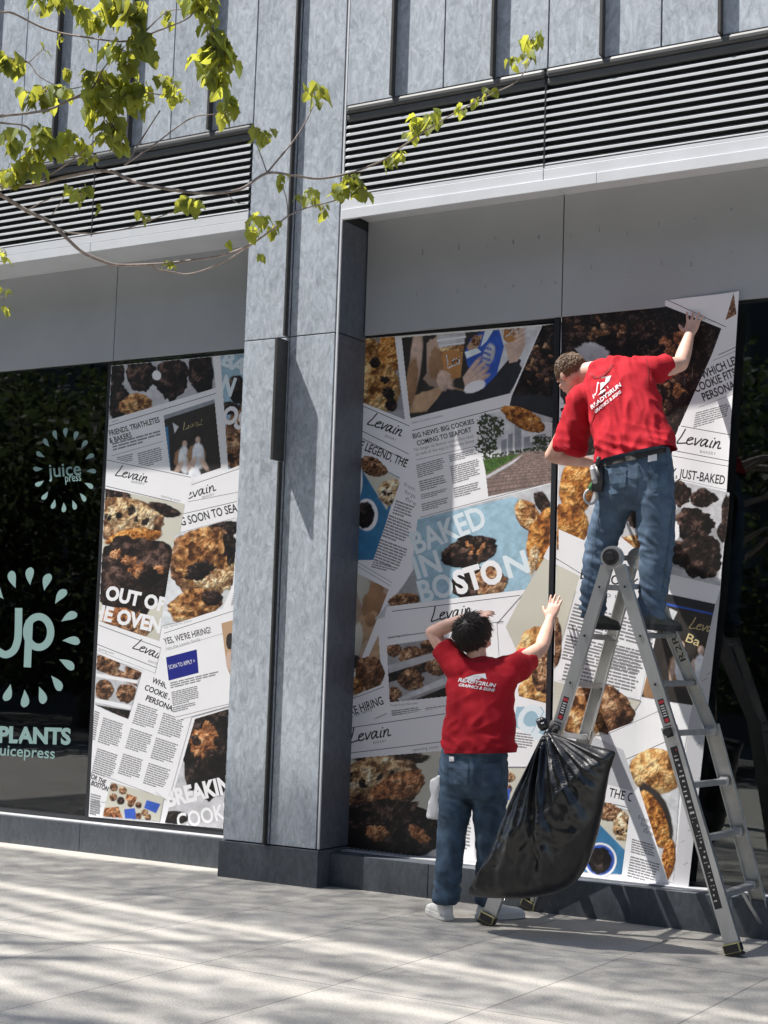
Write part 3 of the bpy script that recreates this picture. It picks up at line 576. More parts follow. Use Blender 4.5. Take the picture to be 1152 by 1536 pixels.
q = [(813, 488), (840, 484), (836, 700), (720, 640), (768, 592)]; Cn.begin('printed_photo', q); Cn.poly([(815, 484), (842, 480), (838, 640), (758, 612)], 'deep'); Cn.blob(805, 560, 34, 46, 'dark', 20, .2, seed=6); Cn.chips(806, 545, 26, 44, 16, 5, 'brown', 75); Cn.blob(800, 612, 50, 20, 'dcloth', 0, seed=8); Cn.poly([(755, 605), (838, 630), (838, 700), (750, 650)], 'tray'); Cn.poly([(815, 640), (838, 625), (838, 690), (800, 660)], 'shade'); Cn.end()
q = [(542, 604), (613, 634), (612, 716), (540, 660)]; Cn.begin('printed_page'); Cn.poly([(540, 602), (616, 633), (613, 722), (590, 716), (536, 685)], 'white'); Cn.n += 1; Cn.line((542, 608), (614, 639), 1, 'black'); Cn.line((540, 645), (613, 681), 1, 'black'); Cn.line((540, 656), (612, 692), 1, 'black'); Cn.text('BAKERY', (577, 655), (594, 662), 4, 'grey'); Cn.script((551, 636), (601, 655), 20); pg = Cn.end()
Cn.lettering(pg, [('HE LEGEND, THE ORIGINAL', (531, 669), (659, 722), 13, 'black', dict(bold=.018))], clips=[(530, 640), (617, 640), (612, 730), (530, 730)])
q = [(538, 684), (594, 716), (590, 830), (530, 842)]; Cn.begin('printed_photo'); Cn.poly([(536, 682), (600, 716), (560, 850), (530, 850)], 'teal'); Cn.poly([(542, 686), (600, 718), (580, 765), (540, 700)], 'cream'); Cn.blob(560, 700, 22, 14, 'brown', 25, seed=2); Cn.blob(586, 738, 18, 20, 'crumb', 30, .1, seed=3); Cn.chips(586, 738, 15, 17, 7, 3, 'deep', 8)
Cn.blob(536, 720, 8, 26, 'white', jag=.02, seed=4); Cn.blob(550, 772, 17, 24, 'white', 0, .015, seed=5); Cn.blob(548, 772, 14, 20, 'deep', 0, .1, seed=6); Cn.end()
Cn.begin('printed_page'); Cn.poly([(603, 715), (625, 740), (625, 790), (590, 893), (530, 866), (538, 840), (560, 840)], 'white'); Cn.n += 1
for k, t in enumerate(('from', 'forge', 'fire')): Cn.text(t, (605+k, 728+k*11), (622+k, 737+k*11), 6, 'grey')
Cn.para((594, 750), (622, 760), (588, 772), 5, seed=1); Cn.para((584, 772), (620, 786), (572, 806), 8, seed=2); Cn.para((570, 808), (612, 824), (560, 842), 8, seed=3); Cn.para((560, 842), (598, 852), (556, 852), 3, seed=4); Cn.line((534, 842), (588, 874), .8, 'grey'); Cn.line((533, 847), (586, 879), .8, 'grey'); Cn.end()
q = [(530, 856), (584, 884), (534, 1010), (525, 1005)]; Cn.begin('printed_photo', q); Cn.poly(q, 'brownpaper'); Cn.blob(545, 880, 10, 32, 'cream', -10, .1, seed=1); Cn.blob(562, 905, 16, 34, 'wood', 20, .2, seed=2); Cn.blob(550, 940, 16, 24, 'warm', 30, .2, seed=3); Cn.blob(535, 960, 10, 24, 'cream', 10, .2, seed=4); Cn.blob(531, 992, 12, 10, 'darkbg', seed=5); Cn.blob(556, 930, 8, 10, 'wood', seed=6); Cn.end()
q = [(575, 965), (572, 1025), (525, 1045), (525, 1015)]; Cn.begin('printed_photo'); Cn.poly([(568, 950), (573, 1028), (524, 1048), (524, 1012), (538, 1016)], 'warm'); Cn.blob(555, 1010, 22, 26, 'brown', 0, .1, seed=7); Cn.blob(534, 1030, 12, 12, 'gold', seed=8); Cn.end()
Cn.begin('printed_page'); Cn.poly([(575, 1026), (583, 1056), (525, 1100), (524, 1046)], 'white'); Cn.n += 1; Cn.line((524, 1050), (576, 1030), .8, 'black'); Cn.text("join the family.", (520, 1080), (560, 1065), 5, 'grey'); Cn.line((548, 1085), (580, 1070), .8, 'black'); Cn.text('seaport', (526, 1048), (538, 1044), 4, 'grey'); pg = Cn.end()
Cn.lettering(pg, [("WE'RE HIRING", (508, 1080), (576, 1056), 13, 'black', dict(bold=.014))])
# news page
q = [(616, 634), (767, 590), (764, 640), (865, 730), (625, 790)]; Cn.begin('printed_page'); Cn.poly([(614, 632), (769, 589), (760, 625), (870, 640), (838, 732), (626, 778)], 'white'); Cn.n += 1
Cn.line((618, 646), (762, 609), 1, 'black'); Cn.text('there is more cookies', (618, 636), (664, 625), 4, 'grey'); Cn.text('No longer do Boston cookie fans need', (622, 677), (710, 656), 5, 'grey'); Cn.text('to walk all the way to Newbury Street', (624, 684), (712, 663), 5, 'grey'); Cn.line((624, 690), (714, 669), .8, 'grey')
Cn.para((624, 698), (666, 686), (627, 718), 7, seed=11); Cn.para((628, 722), (668, 712), (631, 738), 5, seed=12); Cn.para((631, 742), (671, 732), (632, 750), 3, seed=13); Cn.para((632, 756), (672, 746), (634, 768), 4, seed=14)
Cn.para((673, 683), (715, 673), (675, 694), 4, seed=15); Cn.para((675, 700), (718, 688), (679, 727), 9, seed=16); Cn.para((680, 732), (720, 722), (682, 748), 5, seed=17); Cn.line((630, 776), (838, 720), .9, 'grey'); pg = Cn.end()
Cn.lettering(pg, [('BIG NEWS: BIG COOKIES', (620, 658), (712, 635), 7.5, 'black', dict(bold=.018)), ('COMING TO SEAPORT', (626, 668.5), (708, 647.5), 7.5, 'black', dict(bold=.018))])
q = [(718, 624), (760, 613), (836, 640), (850, 722), (732, 745)]; Cn.begin('printed_photo', None, pg); Cn.poly([(718, 624), (760, 614), (838, 640), (838, 722), (732, 745)], 'skyp')
for x, w, h in ((752, 8, 26), (762, 7, 34), (772, 10, 48), (786, 9, 30), (795, 7, 22), (805, 14, 34)): Cn.poly([(x, 686), (x+w, 684), (x+w, 684-h), (x, 686-h)], 'tower')
for a in ((728, 645, 14, 24), (745, 640, 12, 16), (730, 672, 16, 12)): Cn.blob(*a, 'leafp', jag=.3, seed=a[0])
Cn.poly([(722, 684), (838, 664), (838, 676), (726, 694)], 'leafp'); Cn.poly([(726, 690), (790, 678), (812, 676), (838, 684), (838, 722), (732, 745)], 'brick'); Cn.poly([(724, 690), (782, 680), (764, 692), (729, 712)], 'grass'); Cn.blob(815, 664, 16, 10, 'leafp', seed=7, jag=.3)
Cn.poly([(785, 681), (766, 693), (729, 714), (730, 718), (770, 695)], 'tray'); Cn.end()
Cn.begin('printed_photo'); Cn.blob(786, 628, 36, 15, 'ginger', 26, .08, seed=5); Cn.end()
# baked in boston
Cn.begin('printed_photo'); Cn.poly([(626, 779), (838, 722), (822, 850), (785, 888), (560, 930), (628, 850)], 'tray'); Cn.poly([(626, 779), (770, 745), (800, 760), (795, 885), (630, 903), (618, 845)], 'blue')
Cn.poly([(590, 902), (622, 850), (630, 904), (585, 912)], 'shade'); Cn.blob(606, 900, 26, 10, 'brown', -8, .1, seed=4)
Cn.blob(704, 828, 42, 22, 'dark', -12, .08, seed=1); Cn.blob(700, 812, 16, 10, 'dark', 0, seed=9); Cn.chips(705, 820, 34, 16, 5, 5, 'toffee', 3); Cn.blob(718, 876, 42, 26, 'dark', -4, .08, seed=2); Cn.blob(735, 872, 26, 22, 'brown', 0, .12, seed=3); Cn.chips(730, 872, 26, 18, 6, 5, 'toffee', 6)
Cn.blob(793, 775, 17, 28, 'gold', -30, .06, seed=10); Cn.blob(814, 755, 10, 20, 'dark', -30, .1, seed=11); Cn.blob(826, 810, 34, 50, 'ginger', 20, .06, seed=12); Cn.blob(800, 840, 8, 22, 'crumb', 10, .1, seed=13); pg = Cn.end()
Cn.lettering(pg, [('BAKED', (624, 831), (732, 788), 34, 'ltrblue', dict(bold=.026)), ('IN', (626, 868), (664, 856), 34, 'ltrblue', dict(bold=.026)), ('BO', (633, 905), (683, 891), 35, 'ltrblue', dict(bold=.026)), ('STO', (686, 891), (757, 870), 35, 'white', dict(bold=.045)), ('N', (763, 867), (796, 857), 35, 'ltrblue', dict(bold=.026))])
# levain strip + trays
Cn.begin('printed_page'); Cn.poly([(580, 910), (790, 884), (745, 935), (758, 1130), (586, 1060), (570, 965)], 'white'); Cn.n += 1; Cn.line((588, 917), (780, 893), 1, 'black'); Cn.line((582, 957), (755, 932), 1, 'black'); Cn.text('opening soon', (581, 958), (613, 953), 4.5, 'grey'); Cn.text('BAKERY', (690, 934), (712, 931), 4, 'grey'); Cn.script((647, 932), (708, 922), 21); Cn.line((588, 1056), (760, 1020), .1, 'white')
Cn.text('Fresh from the oven', (586, 1060), (627, 1056), 4, 'grey'); Cn.para((587, 1066), (632, 1060), (588, 1078), 4, seed=2); Cn.para((638, 1062), (676, 1057), (639, 1073), 4, seed=3); pg = Cn.end()
q = [(580, 968), (670, 955), (680, 1044), (584, 1054)]; Cn.begin('printed_photo', q, pg); Cn.poly(q, 'shade'); Cn.poly([(580, 1005), (680, 976), (680, 996), (582, 1024)], 'deep')
for a in ((590, 975, 12, 10), (618, 985, 20, 16), (650, 972, 20, 14), (616, 1020, 20, 17), (590, 1044, 12, 14), (655, 1000, 16, 14)): Cn.blob(*a, 'brown', jag=.1, seed=a[0])
Cn.poly([(583, 1010), (680, 980), (680, 970), (583, 998)], 'tray'); Cn.poly([(600, 1052), (680, 1022), (680, 1010), (596, 1048)], 'tray'); Cn.poly([(610, 1054), (680, 1026), (684, 1050)], 'deep'); Cn.end()
Cn.begin('printed_page'); Cn.poly([(522, 1085), (672, 1060), (690, 1125), (521, 1138)], 'white'); Cn.n += 1; Cn.line((523, 1092), (672, 1070), 1, 'black'); Cn.line((522, 1130), (668, 1112), 1, 'black'); Cn.text('BAKERY', (560, 1116), (580, 1113), 4, 'grey'); Cn.text('opening soon', (619, 1127), (657, 1122), 5, 'grey'); Cn.script((525, 1114), (586, 1104), 21); Cn.end()
q = [(521, 1138), (650, 1127), (700, 1125), (690, 1300), (517, 1275)]; Cn.begin('printed_photo', q); Cn.poly(q, 'cream'); Cn.poly([(640, 1240), (700, 1230), (700, 1300), (600, 1290)], 'shade')
Cn.blob(590, 1136, 56, 12, 'dark', 0, .12, seed=3); Cn.blob(566, 1178, 72, 42, 'brown', -16, .08, seed=4); Cn.blob(560, 1162, 58, 26, 'crumb', -12, .12, seed=5); Cn.chips(560, 1168, 55, 22, 8, 7, 'deep', 12); Cn.blob(595, 1182, 46, 20, 'toffee', -26, .1, seed=15); Cn.blob(580, 1246, 90, 46, 'deep', 3, .08, seed=6); Cn.blob(560, 1225, 66, 22, 'dark', -14, .1, seed=16); Cn.blob(566, 1250, 17, 12, 'toffee', 0, .2, seed=7); Cn.blob(628, 1252, 20, 10, 'toffee', 30, .2, seed=8); Cn.end()
# right column of the centre sheet
Cn.begin('printed_photo'); Cn.poly([(838, 790), (838, 1010), (800, 1030), (758, 940), (785, 888), (820, 830)], 'cream'); Cn.blob(806, 985, 32, 46, 'pale', 10, .07, seed=2); Cn.blob(806, 1040, 28, 36, 'pale', -10, .07, seed=3); Cn.blob(836, 1060, 18, 26, 'dark', 0, .2, seed=4); Cn.blob(818, 1010, 20, 30, 'brown', 0, .1, seed=14); Cn.end()
Cn.begin('printed_page'); Cn.poly([(838, 790), (838, 846), (822, 840), (815, 836)], 'white'); Cn.end()
Cn.begin('printed_page'); Cn.poly([(762, 1040), (838, 1060), (832, 1150), (756, 1150)], 'white'); Cn.poly([(775, 1060), (812, 1060), (830, 1090), (826, 1110), (770, 1090)], 'blue'); Cn.para((770, 1098), (800, 1102), (772, 1122), 6, seed=3); pg = Cn.end()
Cn.lettering(pg, [('CL', (770, 1086), (815, 1112), 42, 'ltrblue', dict(bold=.045))])
Cn.begin('printed_photo'); Cn.poly([(752, 1152), (830, 1152), (826, 1240), (748, 1240)], 'cream')
for a in ((765, 1166, 8, 8), (762, 1184, 6, 7), (790, 1170, 8, 8)): Cn.blob(*a, 'brown', seed=a[0])
Cn.poly([(754, 1186), (766, 1182), (764, 1200), (752, 1200)], 'royal'); Cn.end()
Cn.begin('printed_page'); Cn.poly([(688, 1165), (712, 1160), (712, 1292), (690, 1290)], 'white'); Cn.para((694, 1180), (708, 1183), (692, 1275), 18, seed=3); Cn.end()

# ---- right poster: still being hung, its free right edge curls off the glass
def curl(x, z):
    t = max(0, (x-2.0)/.75); return -.075*t*t-.012*math.sin(9*x)*min(1, t*2)
RO = [(842, 471), (880, 466), (1003, 451), (1117, 439), (1113, 560), (1099, 745), (1084, 882), (1072, 1050), (1054, 1333), (824, 1308)]
def hullclip(p): return p
R_ = Print('loose cookie collage poster behind the ladder, its right edge curling off the glass', 'vinyl_poster', [(842, 471), (1003, 451), (1117, 439), (1113, 560), (1099, 745), (1084, 882), (1066, 1150), (1054, 1333), (824, 1308)], GR-.03, bend=((1.4, 2.8), curl))
q = [(842, 471), (985, 453), (1086, 492), (1012, 690), (838, 700)]; R_.begin('printed_photo', q); R_.poly(q, 'deep'); R_.blob(920, 520, 50, 34, 'dark', 10, .2, seed=2); R_.blob(1000, 570, 46, 80, 'dark', 20, .2, seed=3); R_.blob(960, 500, 50, 22, 'dark', 0, .2, seed=5); R_.blob(868, 500, 22, 26, 'dark', 0, .2, seed=7); R_.blob(890, 530, 28, 14, 'tray', 10, .2, seed=4); R_.blob(1020, 640, 30, 40, 'dark', 0, .2, seed=6); R_.blob(845, 620, 30, 30, 'dcloth', seed=8); R_.chips(900, 492, 50, 22, 12, 7, 'brown', 71); R_.chips(1010, 545, 44, 60, 22, 8, 'toffee', 72); R_.chips(985, 600, 50, 80, 18, 7, 'brown', 73); R_.chips(1000, 560, 50, 80, 26, 9, 'dark', 74); pg = R_.end()
R_.lettering(pg, [('B', (840, 626), (856, 618), 32, 'white', dict(bold=.04))])
R_.begin('printed_page'); R_.poly([(983, 453), (1120, 435), (1116, 540), (1084, 494)], 'white'); R_.n += 1; R_.line((1003, 451), (1100, 496), 1, 'black'); R_.text('opening soon', (1040, 473), (1075, 486), 4, 'grey'); R_.end()
R_.begin('printed_photo'); R_.poly([(1104, 440), (1109, 474), (1090, 483)], 'brown'); R_.end()
R_.begin('printed_page'); R_.poly([(1088, 494), (1117, 480), (1113, 560), (1099, 745), (1010, 730), (1012, 660)], 'white'); R_.n += 1; R_.line((1080, 534), (1114, 520), 1, 'black'); R_.line((1072, 542), (1114, 526), .8, 'grey'); R_.line((1050, 612), (1110, 590), .8, 'grey')
R_.para((1046, 620), (1098, 606), (1042, 644), 7, seed=5); R_.para((1104, 600), (1110, 596), (1098, 640), 9, seed=6); pg = R_.end()
R_.lettering(pg, [('WHICH LEVAIN', (1056, 570), (1132, 538), 13, 'black', dict(bold=.022)), ('COOKIE FITS YOUR', (1046, 590), (1142, 552), 13, 'black', dict(bold=.022)), ('PERSONALITY', (1058, 603), (1130, 575), 13, 'black', dict(bold=.022))])
R_.begin('printed_page'); R_.poly([(1020, 640), (1109, 654), (1099, 738), (1004, 718), (1010, 676)], 'white'); R_.n += 1; R_.line((1024, 640), (1106, 655), 1, 'black'); R_.line((1010, 676), (1103, 694), 1, 'black'); R_.line((1008, 684), (1102, 702), .8, 'black'); R_.line((1006, 716), (1098, 737), .6, 'grey'); R_.text('BAKERY', (1052, 680), (1076, 684), 4.5, 'grey'); R_.script((1017, 665), (1083, 675), 22); pg = R_.end()
R_.lettering(pg, [('CHEWY, JUST-BAKED COOKIES', (970, 709), (1146, 737), 14, 'black', dict(bold=.014))])
R_.begin('printed_photo'); R_.poly([(1004, 718), (1098, 740), (1083, 880), (1000, 860), (900, 860), (880, 780), (930, 740)], 'lgrey'); R_.poly([(1000, 790), (1020, 760), (1090, 800), (1080, 870), (1010, 850)], 'shade')
for a in ((1022, 742, 18, 20), (1058, 748, 20, 14), (1040, 786, 34, 24), (1092, 770, 8, 26), (1048, 834, 38, 32), (1086, 800, 8, 14), (960, 775, 20, 20)): R_.blob(*a, 'dark', jag=.15, seed=a[0])
R_.blob(950, 815, 26, 12, 'gold', 0, seed=3); R_.blob(1012, 795, 10, 14, 'white', 0, .2, seed=4); R_.end()
R_.begin('printed_photo'); R_.poly([(838, 690), (900, 680), (890, 790), (850, 800), (836, 790)], 'tray'); R_.blob(866, 728, 26, 48, 'ginger', 8, .05, seed=3); R_.blob(845, 790, 40, 34, 'ginger', -25, .05, seed=4); R_.end()
# the long white page behind the ladder
R_.begin('printed_page'); R_.poly([(838, 794), (880, 812), (890, 780), (905, 790), (880, 900), (838, 866)], 'white'); R_.n += 1; R_.line((830, 835), (874, 862), .9, 'black'); R_.text('opening soon', (826, 846), (866, 868), 5, 'grey'); R_.end()
R_.begin('printed_photo'); R_.poly([(834, 846), (870, 864), (830, 1010), (828, 940)], 'cream'); R_.blob(828, 960, 16, 40, 'brown', seed=4); R_.end()
R_.begin('printed_page'); R_.poly([(888, 800), (905, 785), (1000, 860), (960, 1050), (838, 1020), (848, 960)], 'white'); R_.n += 1
R_.para((862, 905), (990, 940), (850, 945), 8, seed=5, m='grey'); R_.para((850, 952), (978, 985), (842, 990), 8, seed=6); R_.para((905, 962), (968, 978), (890, 1030), 14, seed=7); R_.para((848, 995), (896, 1006), (842, 1022), 5, seed=8); R_.line((840, 1025), (962, 1052), .9, 'black'); pg = R_.end()
R_.lettering(pg, [('BIG COOKIES', (870, 868), (978, 886), 15, 'black', dict(bold=.014)), ('help us build', (890, 892), (970, 906), 9, 'grey')])
q = [(1000, 890), (1076, 906), (1050, 1060), (962, 1045)]; R_.begin('printed_photo', q); R_.poly(q, 'darkbg'); R_.poly([(998, 888), (1080, 904), (1078, 918), (998, 902)], 'dcloth'); R_.line((1000, 906), (1074, 922), 3, 'royal'); R_.poly([(1005, 912), (1018, 918), (1010, 934)], 'skyp'); R_.script((1036, 942), (1074, 950), 17, 'gold', word='levai'); R_.text('Ba', (1030, 962), (1050, 970), 14, 'gold')
for x, y in ((1024, 965), (1054, 972)):
    R_.blob(x, y+2, 8, 11, 'hair', seed=x); R_.blob(x, y+4, 5, 7, 'skin', seed=x, jag=.02); R_.blob(x-2, y+40, 17, 26, 'wood' if x < 1030 else 'skin', seed=x+2); R_.blob(x, y+34, 12, 24, 'apron', seed=x+3); R_.blob(x-14, y+40, 4, 18, 'skin', 8, seed=x+5)
R_.blob(1050, 1046, 22, 14, 'darkbg', seed=7); R_.blob(975, 1030, 12, 26, 'wood', seed=8); R_.end()
R_.begin('printed_page'); R_.poly([(1084, 882), (1066, 1150), (1054, 1333), (1012, 1328), (1036, 1080), (1076, 905)], 'lgrey'); R_.n += 1; rn = random.Random(3)
for k in range(16): t = rn.random(); x = 1074-45*t+rn.uniform(-12, 8); y = 920+390*t; R_.line((x, y), (x+rn.uniform(4, 9), y-rn.uniform(2, 6)), 1, 'grey')
R_.end()
# lower right
R_.begin('printed_photo'); R_.poly([(826, 1020), (962, 1052), (930, 1100), (880, 1105), (826, 1100)], 'cream'); R_.blob(900, 1062, 54, 36, 'brown', 14, .08, seed=3); R_.blob(872, 1075, 36, 30, 'gold', 0, .08, seed=4); R_.end()
R_.begin('printed_page'); R_.poly([(912, 1098), (1010, 1060), (1036, 1080), (1025, 1150), (935, 1185)], 'white'); R_.n += 1; R_.line((914, 1100), (990, 1066), .9, 'grey'); R_.line((930, 1143), (1010, 1108), 1, 'black'); R_.text('opening soon', (946, 1144), (986, 1126), 6, 'grey'); R_.end()
R_.begin('printed_photo'); R_.poly([(935, 1150), (1005, 1124), (1022, 1180), (1012, 1325), (995, 1320)], 'tray'); R_.blob(986, 1156, 42, 34, 'pale', 8, .03, seed=5); R_.blob(990, 1225, 5, 6, 'brown', seed=1); R_.blob(985, 1220, 20, 50, 'darkbg', -24, .05, seed=2); R_.blob(980, 1228, 20, 46, 'ginger', -24, .04, seed=6); R_.blob(1004, 1290, 11, 32, 'ginger', 8, .04, seed=7); R_.end()
R_.begin('printed_page'); R_.poly([(880, 1100), (935, 1125), (960, 1200), (900, 1210), (850, 1190)], 'tray'); R_.poly([(895, 1172), (960, 1190), (962, 1215), (895, 1200)], 'white'); pg = R_.end()
R_.lettering(pg, [('END, THE ORIGINAL', (880, 1187), (1000, 1215), 14, 'black', dict(bold=.014))], clips=[(890, 1160), (955, 1170), (955, 1220), (890, 1210)])
R_.begin('printed_photo'); R_.poly([(826, 1205), (900, 1205), (948, 1216), (936, 1312), (826, 1305)], 'teal'); R_.poly([(880, 1205), (946, 1216), (938, 1276), (895, 1232)], 'cream'); R_.blob(914, 1218, 20, 14, 'brown', 10, seed=2); R_.blob(934, 1240, 14, 22, 'crumb', 0, .1, seed=3); R_.chips(934, 1240, 11, 18, 6, 3, 'deep', 4)
R_.blob(900, 1290, 25, 26, 'white', 0, .01, seed=5); R_.blob(900, 1290, 22, 23, 'royal', 0, .01, seed=9); R_.blob(901, 1290, 17, 20, 'deep', 0, .12, seed=6); R_.end()
R_.begin('printed_page'); R_.poly([(948, 1192), (958, 1180), (1006, 1328), (932, 1318)], 'white'); R_.n += 1
for k, t in enumerate(('from', 'forge', 'fire')): R_.text(t, (956+k*4, 1228+k*10), (972+k*4, 1234+k*10), 7, 'grey')
R_.para((948, 1258), (984, 1268), (946, 1280), 6, seed=2); R_.para((946, 1284), (992, 1296), (940, 1316), 8, seed=3); R_.end()
# ------------------------------------------------------------------ decals on the left window, lamp inside
DEC = mat('decal_mint', (.21, .33, .315), .5); DECW = mat('decal_pale', (.55, .68, .66), .5)
def decal(part, items, Y):
    bm = bmesh.new()
    for tri in items:
        try: bm.faces.new([bm.verts.new(P(*p, Y)) for p in tri])
        except ValueError: pass
    for f in bm.faces:
        f.normal_update()
        if f.normal.y > 0: f.normal_flip()
    return build(part, bm, DEC, winL2, recalc=False)
def ttxt(t, a, b, h, bold=0.):
    d = (b[0]-a[0], b[1]-a[1]); L_ = math.hypot(*d); u = (d[1]/L_*h, -d[0]/L_*h)
    return [[(a[0]+d[0]*x+u[0]*y, a[1]+d[1]*x+u[1]*y) for x, y in tri] for tri in ttris(t, bold)]
def stroke(c, w, closed=False):
    c = [tuple(q) for q in c]; n_ = len(c); L1 = []; L2 = []
    for i in range(n_):
        p = c[i-1] if (i or closed) else c[0]; q = c[(i+1) % n_] if (i < n_-1 or closed) else c[-1]
        dx, dy = q[0]-p[0], q[1]-p[1]; l_ = math.hypot(dx, dy) or 1; nx, ny = -dy/l_*w/2, dx/l_*w/2; L1.append((c[i][0]+nx, c[i][1]+ny)); L2.append((c[i][0]-nx, c[i][1]-ny))
    return [[L1[i], L1[(i+1) % n_], L2[(i+1) % n_], L2[i]] for i in range(n_ if closed else n_-1)]
def drop(x, y, l_, w, ang):
    pts = []
    for k in range(14):
        t = k/13; r = w*math.sin(math.pi*t**.62)*(1-.15*t); pts.append((r, l_*(t-.5)))
    loop = pts+[(-p[0], p[1]) for p in pts[-2:0:-1]]; ca, sa = math.cos(ang), math.sin(ang)
    return [(x+(px+.25*l_*(py/l_)**2)*ca-py*sa, y+(px+.25*l_*(py/l_)**2)*sa+py*ca) for px, py in loop]
def ring(cx, cy, rx, ry, n, l_, w, a0=0.):
    out = []
    for k in range(n):
        a = 2*math.pi*(k+a0)/n; x, y = cx+rx*math.sin(a), cy-ry*math.cos(a); lp = drop(x, y, l_, w, math.atan2(y-cy, x-cx)+math.pi/2); out.append(lp)
    return out
yd = GL+.001
for lp in ring(97, 705, 40, 56, 16, 15, 3.6, .06)+ring(41, 956, 66, 92, 16, 27, 6.6, .12): decal('decal_drop', [lp], yd) if max(p[0] for p in lp) > -12 else None
decal('decal_lettering', ttxt('juice', (73, 716), (122, 712), 21, .012), yd); decal('decal_lettering', ttxt('press', (98, 723), (122, 721), 13, .006), yd)
decal('decal_lettering', stroke(curve([(28, 912), (27.5, 945), (26, 962), (20, 976), (8, 982), (-4, 976)], 6), 11), yd)
decal('decal_lettering', stroke([(44, 930), (41, 1001)], 11), yd-.0006)
jp = stroke([(58+18*math.cos(t), 948+23*math.sin(t)) for t in np.linspace(0, 2*math.pi, 40)[:-1]], 11, True)
decal('decal_lettering', jp, yd)
decal('decal_lettering', ttxt('EAT PLANTS', (-66, 1111), (106, 1116), 24, .045), yd); decal('decal_lettering', ttxt('@juicepress', (-28, 1131), (82, 1138), 17, .012), yd)
lp_ = P(37, 714, .95)
pend = empty('pendant_lamp', lp_, 'small cylindrical pendant lamp hanging inside the dark window beside the mint logo', 'lamp')
LM = mat('lamp_metal', (.8, .8, .78), .5)
BULB = mat('lamp_glow', (.9, .88, .8), .5); BULB.node_tree.nodes['Principled BSDF'].inputs['Emission Color'].default_value = (1, .93, .8, 1); BULB.node_tree.nodes['Principled BSDF'].inputs['Emission Strength'].default_value = 1.2
bm = bmesh.new(); tube(bm, [lp_+Vector((0, 0, -.06)), lp_+Vector((0, 0, .12))], [.055, .055], 20); build('lamp_shade', bm, LM, pend, True)
bm = bmesh.new(); tube(bm, [lp_+Vector((0, 0, -.075)), lp_+Vector((0, 0, -.061))], [.045, .05], 20); build('bulb', bm, BULB, pend, True)
bm = bmesh.new(); tube(bm, [lp_+Vector((0, 0, .12)), lp_+Vector((0, 0, 1.6))], .006, 6); build('cord', bm, LM, pend)
tr0 = P(67, 652, 1.1); trk = empty('track_rail', tr0, 'thin pale track rail hanging on a rod inside the left window', 'rail')
bm = bmesh.new(); beam(bm, tr0+Vector((-2.2, 0, -.6)), tr0+Vector((.16, 0, -.6)), (0, 0, .03), (0, .03, 0)); build('rail', bm, LM, trk)
bm = bmesh.new(); tube(bm, [tr0, tr0+Vector((0, 0, 1.0))], .007, 6); box(bm, tr0.x-.05, tr0.x+.06, tr0.y-.03, tr0.y+.03, tr0.z-.02, tr0.z); build('rod', bm, LM, trk)
# ------------------------------------------------------------------ trees
BARK = mat('bark', (.2, .165, .14), .85, var=.4, vscale=30, bump=.5, bscale=60)
TWIG = mat('twig_bark', (.22, .18, .16), .8, var=.35, vscale=40)
def leaf_mat(name, c, t):
    m = bpy.data.materials.new(name); m.use_nodes = True; n, l = nodes(m); n.remove(n['Principled BSDF'])
    tc = n.new('ShaderNodeTexCoord'); nz = n.new('ShaderNodeTexNoise'); nz.inputs['Scale'].default_value = 7; l.new(tc.outputs['Object'], nz.inputs[0])
    def rmp(a):
        r = n.new('ShaderNodeValToRGB'); r.color_ramp.elements[0].position = .35; r.color_ramp.elements[1].position = .65
        r.color_ramp.elements[0].color = (*[x*.65 for x in a], 1); r.color_ramp.elements[1].color = (*[x*1.35 for x in a], 1); l.new(nz.outputs[0], r.inputs[0]); return r.outputs[0]
    d = n.new('ShaderNodeBsdfPrincipled'); d.inputs['Roughness'].default_value = .6; d.inputs['Specular IOR Level'].default_value = .25; l.new(rmp(c), d.inputs['Base Color'])
    x = n.new('ShaderNodeBsdfTranslucent'); l.new(rmp(t), x.inputs[0])
    mx = n.new('ShaderNodeMixShader'); mx.inputs[0].default_value = .5; l.new(d.outputs[0], mx.inputs[1]); l.new(x.outputs[0], mx.inputs[2]); l.new(mx.outputs[0], n['Material Output'].inputs[0]); return m
LEAF = leaf_mat('young_leaf', (.12, .165, .05), (.5, .5, .06)); LEAFD = leaf_mat('dark_leaf', (.045, .065, .03), (.06, .08, .03))
def leaf(bm, p, d, nrm, L_, mi=0, fold=.25):
    """a lobed, slightly folded leaf hanging from p along d"""
    d = d.normalized(); s = d.cross(nrm).normalized(); nn = s.cross(d)
    out = ((0, 0), (.2, .06), (.4, .16), (.37, .34), (.45, .52), (.31, .6), (.2, .82), (0, 1.0))
    mid = [(0, v) for u, v in out]
    def pt(u, v): return p+d*(v*L_)+s*(u*L_*.9)+nn*(abs(u)*fold*L_ - .22*L_*v*v)
    for sg in (1, -1):
        a = [bm.verts.new(pt(sg*u, v)) for u, v in out]; b = [bm.verts.new(pt(0, v)) for v in (0, .1, .15, .3, .5, .56, .8, 1)]
        for i in range(7):
            q = [b[i], b[i+1], a[i+1], a[i]]
            co = {tuple(round(c, 6) for c in x.co) for x in q}
            if len(co) < 3: continue
            if i == 0 or i == 6:
                q = [b[i], a[i+1], b[i+1]] if i == 0 else [b[i], a[i], a[i+1]]
            try: bm.faces.new(q).material_index = mi
            except ValueError: pass
TREE0 = Vector((.35, -5.65, 0))
tree = empty('street_tree', TREE0, 'young leafy street tree reaching its thin branches in at the upper left', 'tree')
D0 = 5.1
def PD(px, py, dd): d = ray(px, py); return CAM+d*dd
rb = random.Random(11)
def wob(x, y): return D0+.35*noise.noise((x*.004, y*.006, 3.3))
